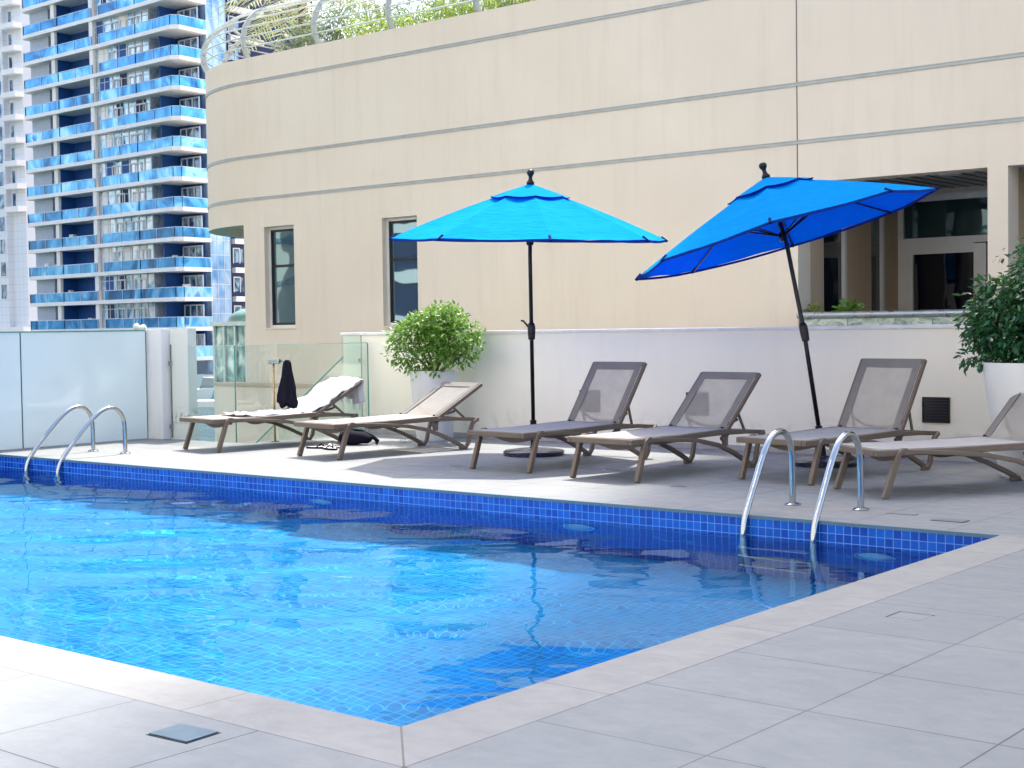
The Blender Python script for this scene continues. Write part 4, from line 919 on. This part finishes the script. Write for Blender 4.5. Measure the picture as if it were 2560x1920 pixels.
# back mass
mb = MB(); mb.box(-151, -124.5, 95.0, 112, -3.2, 48); mb.box(-124.5, -121.2, 95.6, 112, -3.2, 48); T(mb).build('core_wall', M_blue, tw)
mb = MB(); mb.box(-121.2, -120.25, 95.9, 98.6, -3.2, 48); T(mb).build('curtain_wall', M_curt, tw)
mb = MB()
for z in range(32): mb.box(-120.248, -120.20, 95.9, 98.6, -3+z*1.575, -3+z*1.575+.07)
for y in (95.92, 96.8, 97.7, 98.55): mb.box(-120.249, -120.21, y, y+.06, -3.2, 48)
T(mb).build('mullions', M_frame, tw)
mb = MB(); mb.box(-121.2, -120.9, 98.6, 112, -3.2, 48); T(mb).build('navy_wall', M_navy, tw)
trnd = random.Random(33)
for f in range(-1, NF+1):
    zb = Z0f+DF*f; zt = zb+.42; zn = zb+DF         # slab bottom, slab top (floor), next slab bottom
    if f >= 0 or True:
        mb = MB(); mb.prism([(-150.4, 93.1), (-149.9, 92.6), (-135.7, 92.2), (-120.4, 91.3), (-119.6, 91.9), (-119.9, 95.8), (-124.4, 95.0), (-150.4, 95.0)], zb, zt); T(mb).build('balcony_slab', M_slab, tw)
    # glass railings in runs with a slim top rail
    edge = [(-150.2, 93.05), (-149.8, 92.68), (-142.6, 92.5), (-135.7, 92.3)]
    mb = MB(); 
    for a_, b_ in zip(edge, edge[1:]): mb.add([(*a_, zt), (*b_, zt), (*b_, zt+1.02), (*a_, zt+1.02), (a_[0], a_[1]+.03, zt), (b_[0], b_[1]+.03, zt), (b_[0], b_[1]+.03, zt+1.02), (a_[0], a_[1]+.03, zt+1.02)], [(0, 1, 2, 3), (7, 6, 5, 4)])
    edge2 = [(-134.2, 92.22), (-127, 91.8), (-120.45, 91.42), (-119.75, 91.98), (-120.0, 95.75)]
    for a_, b_ in zip(edge2, edge2[1:]): mb.add([(*a_, zt), (*b_, zt), (*b_, zt+1.02), (*a_, zt+1.02)], [(0, 1, 2, 3)])
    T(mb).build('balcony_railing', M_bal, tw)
    mb = MB()
    mb.tube([(x, y, zt+1.05) for x, y in edge], .045, 5); mb.tube([(x, y, zt+1.05) for x, y in edge2], .045, 5)
    for pth in (edge, edge2):
        for a_, b_ in zip(pth, pth[1:]):
            L = math.hypot(b_[0]-a_[0], b_[1]-a_[1]); nn = max(1, int(L/2.6))
            for k in range(nn+1): x = a_[0]+(b_[0]-a_[0])*k/nn; y = a_[1]+(b_[1]-a_[1])*k/nn; mb.box(x-.03, x+.03, y-.06, y-.02, zt, zt+1.05)
    T(mb).build('top_rail', simple('tower_rail_white', (.62, .70, .78), .4), tw)
    # white pillar, blue fin, bay glass, fins
    mb = MB(); mb.box(-144.3, -143.6, 92.75, 93.1, zt, zn); T(mb).build('pillar', M_slab, tw); mb = MB(); mb.box(-136.3, -135.6, 92.4, 92.75, zt, zn); T(mb).build('pillar', M_slab, tw)
    mb = MB(); mb.box(-144.3, -143.62, 93.11, 95.0, zt, zn); T(mb).build('blue_fin', M_blue, tw)
    mb = MB(); mb.box(-149.9, -146.1, 93.6, 94.9, zt, zn); T(mb).build('grey_panel', M_gpanel, tw)
    mb = MB(); mb.box(-146.05, -144.75, 94.2, 94.9, zt, zn); w1 = T(mb).build('window', M_winw, tw)
    mb = MB(); mb.box(-135.55, -125.9, 92.85, 94.9, zt, zn); w2 = T(mb).build('bay_window', M_bay, tw)
    mb = MB()
    for x in (-135.5, -134.1, -132.7, -131.3, -129.9, -128.5, -127.2, -125.98): mb.box(x-.05, x+.05, 92.76, 92.84, zt, zn)
    for z in (zt+.9, zt+2.1): mb.box(-135.5, -125.98, 92.78, 92.83, z, z+.07)
    for (x, w_) in ((-132.9+trnd.uniform(-.5, .5), 1.6), (-129.4+trnd.uniform(-.6, .6), 2.0)):
        mb.box(x, x+.16, 92.70, 92.755, zt, zt+2.25); mb.box(x+w_, x+w_+.16, 92.70, 92.755, zt, zt+2.25); mb.box(x+.16, x+w_, 92.70, 92.755, zt+2.09, zt+2.25); mb.box(x+w_/2, x+w_/2+.12, 92.70, 92.755, zt, zt+2.09)
    T(mb).build('frame', M_frame, w2)
    mb = MB(); mb.box(-124.4, -124.2, 92.9, 95.0, zt, zn); T(mb).build('blue_fin', M_blue, tw)
    # window group at the back of the open corner balcony, and one small window in the blue recess
    mb = MB(); mb.box(-123.4, -120.3, 94.85, 94.99, zt, zt+2.35); w3 = T(mb).build('window', M_winw, tw)
    mb = MB()
    for x in (-123.5, -122.5, -121.4, -120.3): mb.box(x, x+.13, 94.75, 94.84, zt, zt+2.4)
    mb.box(-123.37, -120.3, 94.76, 94.83, zt+2.27, zt+2.4); mb.box(-122.37, -120.3, 94.76, 94.83, zt+1.1, zt+1.18); T(mb).build('frame', M_frame, w3)
    mb = MB(); mb.box(-138.6, -137.5, 94.8, 94.99, zt, zt+2.2); w4 = T(mb).build('window', M_navy, tw)
    mb = MB(); mb.box(-138.75, -138.6, 94.7, 94.79, zt, zt+2.3); mb.box(-137.5, -137.35, 94.7, 94.79, zt, zt+2.3); mb.box(-138.6, -137.5, 94.7, 94.79, zt+2.15, zt+2.3); T(mb).build('frame', M_frame, w4)
    # things standing on the balconies and blinds behind the glass
    mb = MB()
    for k in range(trnd.randint(2, 4)):
        x = trnd.choice((trnd.uniform(-149, -145), trnd.uniform(-143, -137.5), trnd.uniform(-124, -121))); mb = MB(); mb.box(x, x+trnd.uniform(.3, .9), 93.3, 93.8, zt, zt+trnd.uniform(.5, 1.5))
        T(mb).build('balcony_furniture', trnd.choice((M_frame, M_gpanel, M_black, M_slab)), tw)
    for k in range(trnd.randint(1, 3)):
        x = -135.4+k*3.1+trnd.uniform(0, 1.2); mb = MB(); mb.box(x, x+trnd.uniform(.8, 1.7), 92.80, 92.849, zt+trnd.uniform(.1, 1.2), zn-.1)
        T(mb).build('blind', trnd.choice((M_slab, M_slab, M_navy, M_blue)), w2)
    # small white balcony and window on the navy side
    mb = MB(); mb.box(-120.9, -120.2, 99.3, 104, zb, zb+.55); T(mb).build('side_ledge', M_slab, tw)
    mb = MB(); mb.box(-120.89, -120.84, 99.5, 100.9, zt+.7, zt+2.2); w5 = T(mb).build('side_window', M_winw, tw)
    mb = MB(); mb.box(-120.83, -120.76, 99.4, 99.52, zt+.6, zt+2.3); mb.box(-120.83, -120.76, 100.3, 100.4, zt+.6, zt+2.3); mb.box(-120.83, -120.76, 99.52, 100.3, zt+2.18, zt+2.3); T(mb).build('frame', M_frame, w5)
# white building left
wb = empty('white_tower', (-185, 112, -3.2), label='white tower with a column of square dark windows left of the balcony tower', cat='building')
def T2(mb): return mb.xf(lambda p: p-Vector((-185, 112, -3.2)))
M_wt = (lambda t: t.done(t.pr(t.mix(t.math('MAXIMUM', line_mask(t, (lambda s: (t.l(t.n('ShaderNodeTexCoord').outputs['Object'], s.inputs[0]), s.outputs[0])[1])(t.n('ShaderNodeSeparateXYZ')), 0, 1.05, .07), line_mask(t, (lambda s: (t.l(t.n('ShaderNodeTexCoord').outputs['Object'], s.inputs[0]), s.outputs[2])[1])(t.n('ShaderNodeSeparateXYZ')), 0, 1.05, .07)), (.84, .83, .80), (.70, .69, .66)), .7)))(NT('white_cladding'))
mb = MB(); mb.box(-215, -178.0, 107.0, 125, 2.5, 60); mb.box(-177.99, -174.5, 107.8, 125, 2.5, 60); T2(mb).build('wall', M_wt, wb)
mb = MB(); mb.box(-215, -174.0, 106.6, 125, 1.3, 2.48); T2(mb).build('podium_roof', M_slab, wb)
mb = MB(); mb.box(-215, -174.6, 109.0, 125, -3.2, 1.29); T2(mb).build('podium_wall', M_navy, wb)
for k, x in enumerate((-184, -180.5, -178.6, -176.6)):
    mb = MB(); mb.box(x, x+.14, 108.8, 108.98, -3.2, .6); mb.box(x+1.3, x+1.44, 108.8, 108.98, -3.2, .6); mb.box(x+.14, x+1.3, 108.8, 108.98, .45, .6); T2(mb).build('shopfront_frame', M_frame, wb)
for f in range(16):
    z = 3.3+3.12*f
    if 0 < f:
        mb = MB(); mb.box(-179.7, -178.35, 106.93, 106.99, z, z+1.95); w = T2(mb).build('window', M_winw, wb)
        mb = MB(); mb.box(-179.82, -179.7, 106.9, 106.99, z-.1, z+2.05); mb.box(-178.35, -178.23, 106.9, 106.99, z-.1, z+2.05); mb.box(-179.7, -178.35, 106.9, 106.99, z-.1, z); T2(mb).build('frame', M_slab, w)
    if f > 4:
        mb = MB(); mb.box(-177.6, -174.2, 106.4, 107.79, z-.6, z+.1); T2(mb).build('balcony', M_slab, wb)
        mb = MB(); mb.box(-177.5, -176.9, 107.72, 107.79, z+.15, z+2.0); T2(mb).build('window', M_winw, wb)
# glass kiosk on the near quay
kk = empty('glass_kiosk', (-44.2, 36.2, -4), label='tall green glass kiosk with white edges beside the beige building corner', cat='kiosk')
mb = MB(); mb.box(-.75, 1.6, -.6, 1.6, 0, 5.5); mb.build('glass_body', bal_glass('green_kiosk_glass', 1.6, [(.02, .08, .07), (.08, .22, .19), (.35, .50, .45), (.72, .80, .76)]), kk)
mb = MB()
for x in (-.85, -.2, .5, 1.2): mb.box(x, x+.10, -.68, -.605, 0, 5.5)
mb.box(-.95, 1.8, -.75, 1.8, 5.502, 5.68); mb.build('frame', simple('pale_green_frame', (.66, .70, .64), .4), kk)
mb = MB(); mb.lathe([(1.2, 0), (1.0, .3), (.6, .5), (0, .58)], (.5, .5, 5.69), 24); mb.build('dome', simple('green_dome', (.10, .20, .17), .4), kk, True)
# globe street lamp
e = empty('street_lamp', (-47.15, 33.38, -4), label='twin globe lamp post standing in front of the tower base', cat='street lamp')
mb = MB(); mb.tube([(0, 0, 0), (0, 0, 5.2)], .05, 8); mb.tube([(-.2, 0, 5.2), (0, 0, 5.3), (.2, 0, 5.2)], .03, 6); mb.build('post', simple('lamp_post_cream', (.6, .56, .48), .5), e)
for x, z in ((-.2, 5.4), (.25, 5.35)):
    mb = MB(); mb.lathe([(0, -.16), (.1, -.13), (.16, 0), (.1, .13), (0, .16)], (x, 0, z+.1), 16); mb.build('globe', simple('opal_globe', (.8, .76, .66), .3), e, True)
# yachts
def yacht(loc, rz, s, label):
    e = empty('motor_yacht', loc, rz, label=label, cat='yacht', group='white motor yachts in the marina'); M_gel = simple('white_gelcoat', (.82, .83, .84), .2, 0, .03, 1, 0, .6, .3)
    mb = MB(); P = []
    for i in range(15):
        u = i/14; x = -7*s+13*s*u; w = 1.9*s*(1-max(0, (u-.55)/.45)**2.2); sh = (.95+.45*u*u)*s
        P.append([(x+.6*s*(max(0, u-.6)), -w, sh), (x, -w*.93, .5*s), (x-.3*s*u, -w*.55, -.25*s), (x-.3*s*u, w*.55, -.25*s), (x, w*.93, .5*s), (x+.6*s*(max(0, u-.6)), w, sh)])
    mb.grid(P); mb.add([p for r in P for p in (r[0], r[-1])], [(2*i, 2*i+2, 2*i+3, 2*i+1) for i in range(14)]); mb.add(P[0], [(0, 1, 2, 3, 4, 5)]); mb.build('hull', M_gel, e, True, autos=40)
    def house(pts, w0, w1, m, nm, par=e):
        mb = MB(); n_ = len(pts); mb.add([(x*s, -w0*s if z < 1.6 else -w1*s, z*s) for x, z in pts]+[(x*s, w0*s if z < 1.6 else w1*s, z*s) for x, z in pts], [tuple(range(n_)), tuple(range(n_, 2*n_))[::-1]]+[(i, n_+i, n_+(i+1) % n_, (i+1) % n_) for i in range(n_)]); return mb.build(nm, m, par, bevel=.08*s)
    cb = house([(-4.5, 1.0), (2.6, 1.15), (4.4, 1.25), (2.2, 1.75), (.9, 2.35), (-3.6, 2.35), (-4.5, 1.9)], 1.5, 1.25, M_gel, 'cabin')
    house([(-3.6, 1.55), (1.55, 1.6), (1.0, 2.1), (-3.4, 2.1)], 1.53, 1.30, M_black, 'cabin_window', cb)
    house([(-3.2, 2.36), (.3, 2.36), (-.5, 2.75), (-3.2, 2.7)], 1.1, 1.0, M_gel, 'flybridge')
    return e
yacht((-110.9, 80.0, -4), R(26), 1.0, 'larger white motor yacht seen through the gap beside the frosted screen')
yacht((-87.4, 63.7, -4), R(31), .78, 'smaller white motor yacht moored in front of the larger one')
mb = MB(); mb.box(-9, 9, -.9, .9, -.3, .45); pt_ = mb.build('pontoon', M_slab); pt_.location = (-79.0, 61.6, -4); pt_.rotation_euler = (0, 0, R(39)); tag(pt_, 'white floating pontoon below the yachts', 'pontoon')

# towers outside the frame: one shades the deck, some show in the glass, pale ones added for bounce light
def plain_tower(name, x0, x1, y0, y1, h, label, wallm, bandm, par_h=3.3, band=1.6):
    e = empty(name, (x0, y0, -4), label=label, cat='building'); mb = MB(); mb.box(0, x1-x0, 0, y1-y0, 0, h); mb.build('wall', wallm, e)
    mb = MB(); k = 0
    while k*par_h+2 < h-2: mb.box(-.12, x1-x0+.12, -.12, y1-y0+.12, k*par_h+2, k*par_h+2+band); k += 1
    mb.build('window_bands', bandm, e); return e
# edge of its shadow runs along the sun's azimuth through (-1.2, 0)
az = Vector((-.37, 1.0)).normalized(); sx, sy = -.95+az.x*62, 0+az.y*62
plain_tower('tall_tower', sx, sx+40, sy, sy+20, 175, 'high-rise behind the podium building that shades the right of the deck', M_slab, M_winw)
for (nm, xa, xb, ya, yb_, h, lb, wm, bm, ph, bd) in (
    ('pale_fill_tower', -130, -82, -70, -48, 95, 'broad pale tower across the basin, farthest left behind the viewer', M_fac, M_winw, 3.4, .5),
    ('banded_tower', -80, -62, -72, -50, 100, 'dark banded tower mirrored in the left podium window', M_navy, M_slab, 3.4, .9),
    ('pale_fill_tower', -60, -30, -66, -44, 70, 'pale tower added unseen opposite the pool as bounce light, next to the dark banded one', M_slab, M_winw, 3.4, .6),
    ('pale_fill_tower', -27, 8, -62, -40, 90, 'tall pale tower added unseen directly behind the viewer as bounce light', M_slab, M_winw, 3.4, .6),
    ('pale_fill_tower', 11, 45, -66, -42, 75, 'pale tower added unseen behind the viewer to the right as bounce light', M_slab, M_winw, 3.4, .6)):
    plain_tower(nm, xa, xb, ya, yb_, h, lb, wm, bm, ph, bd)
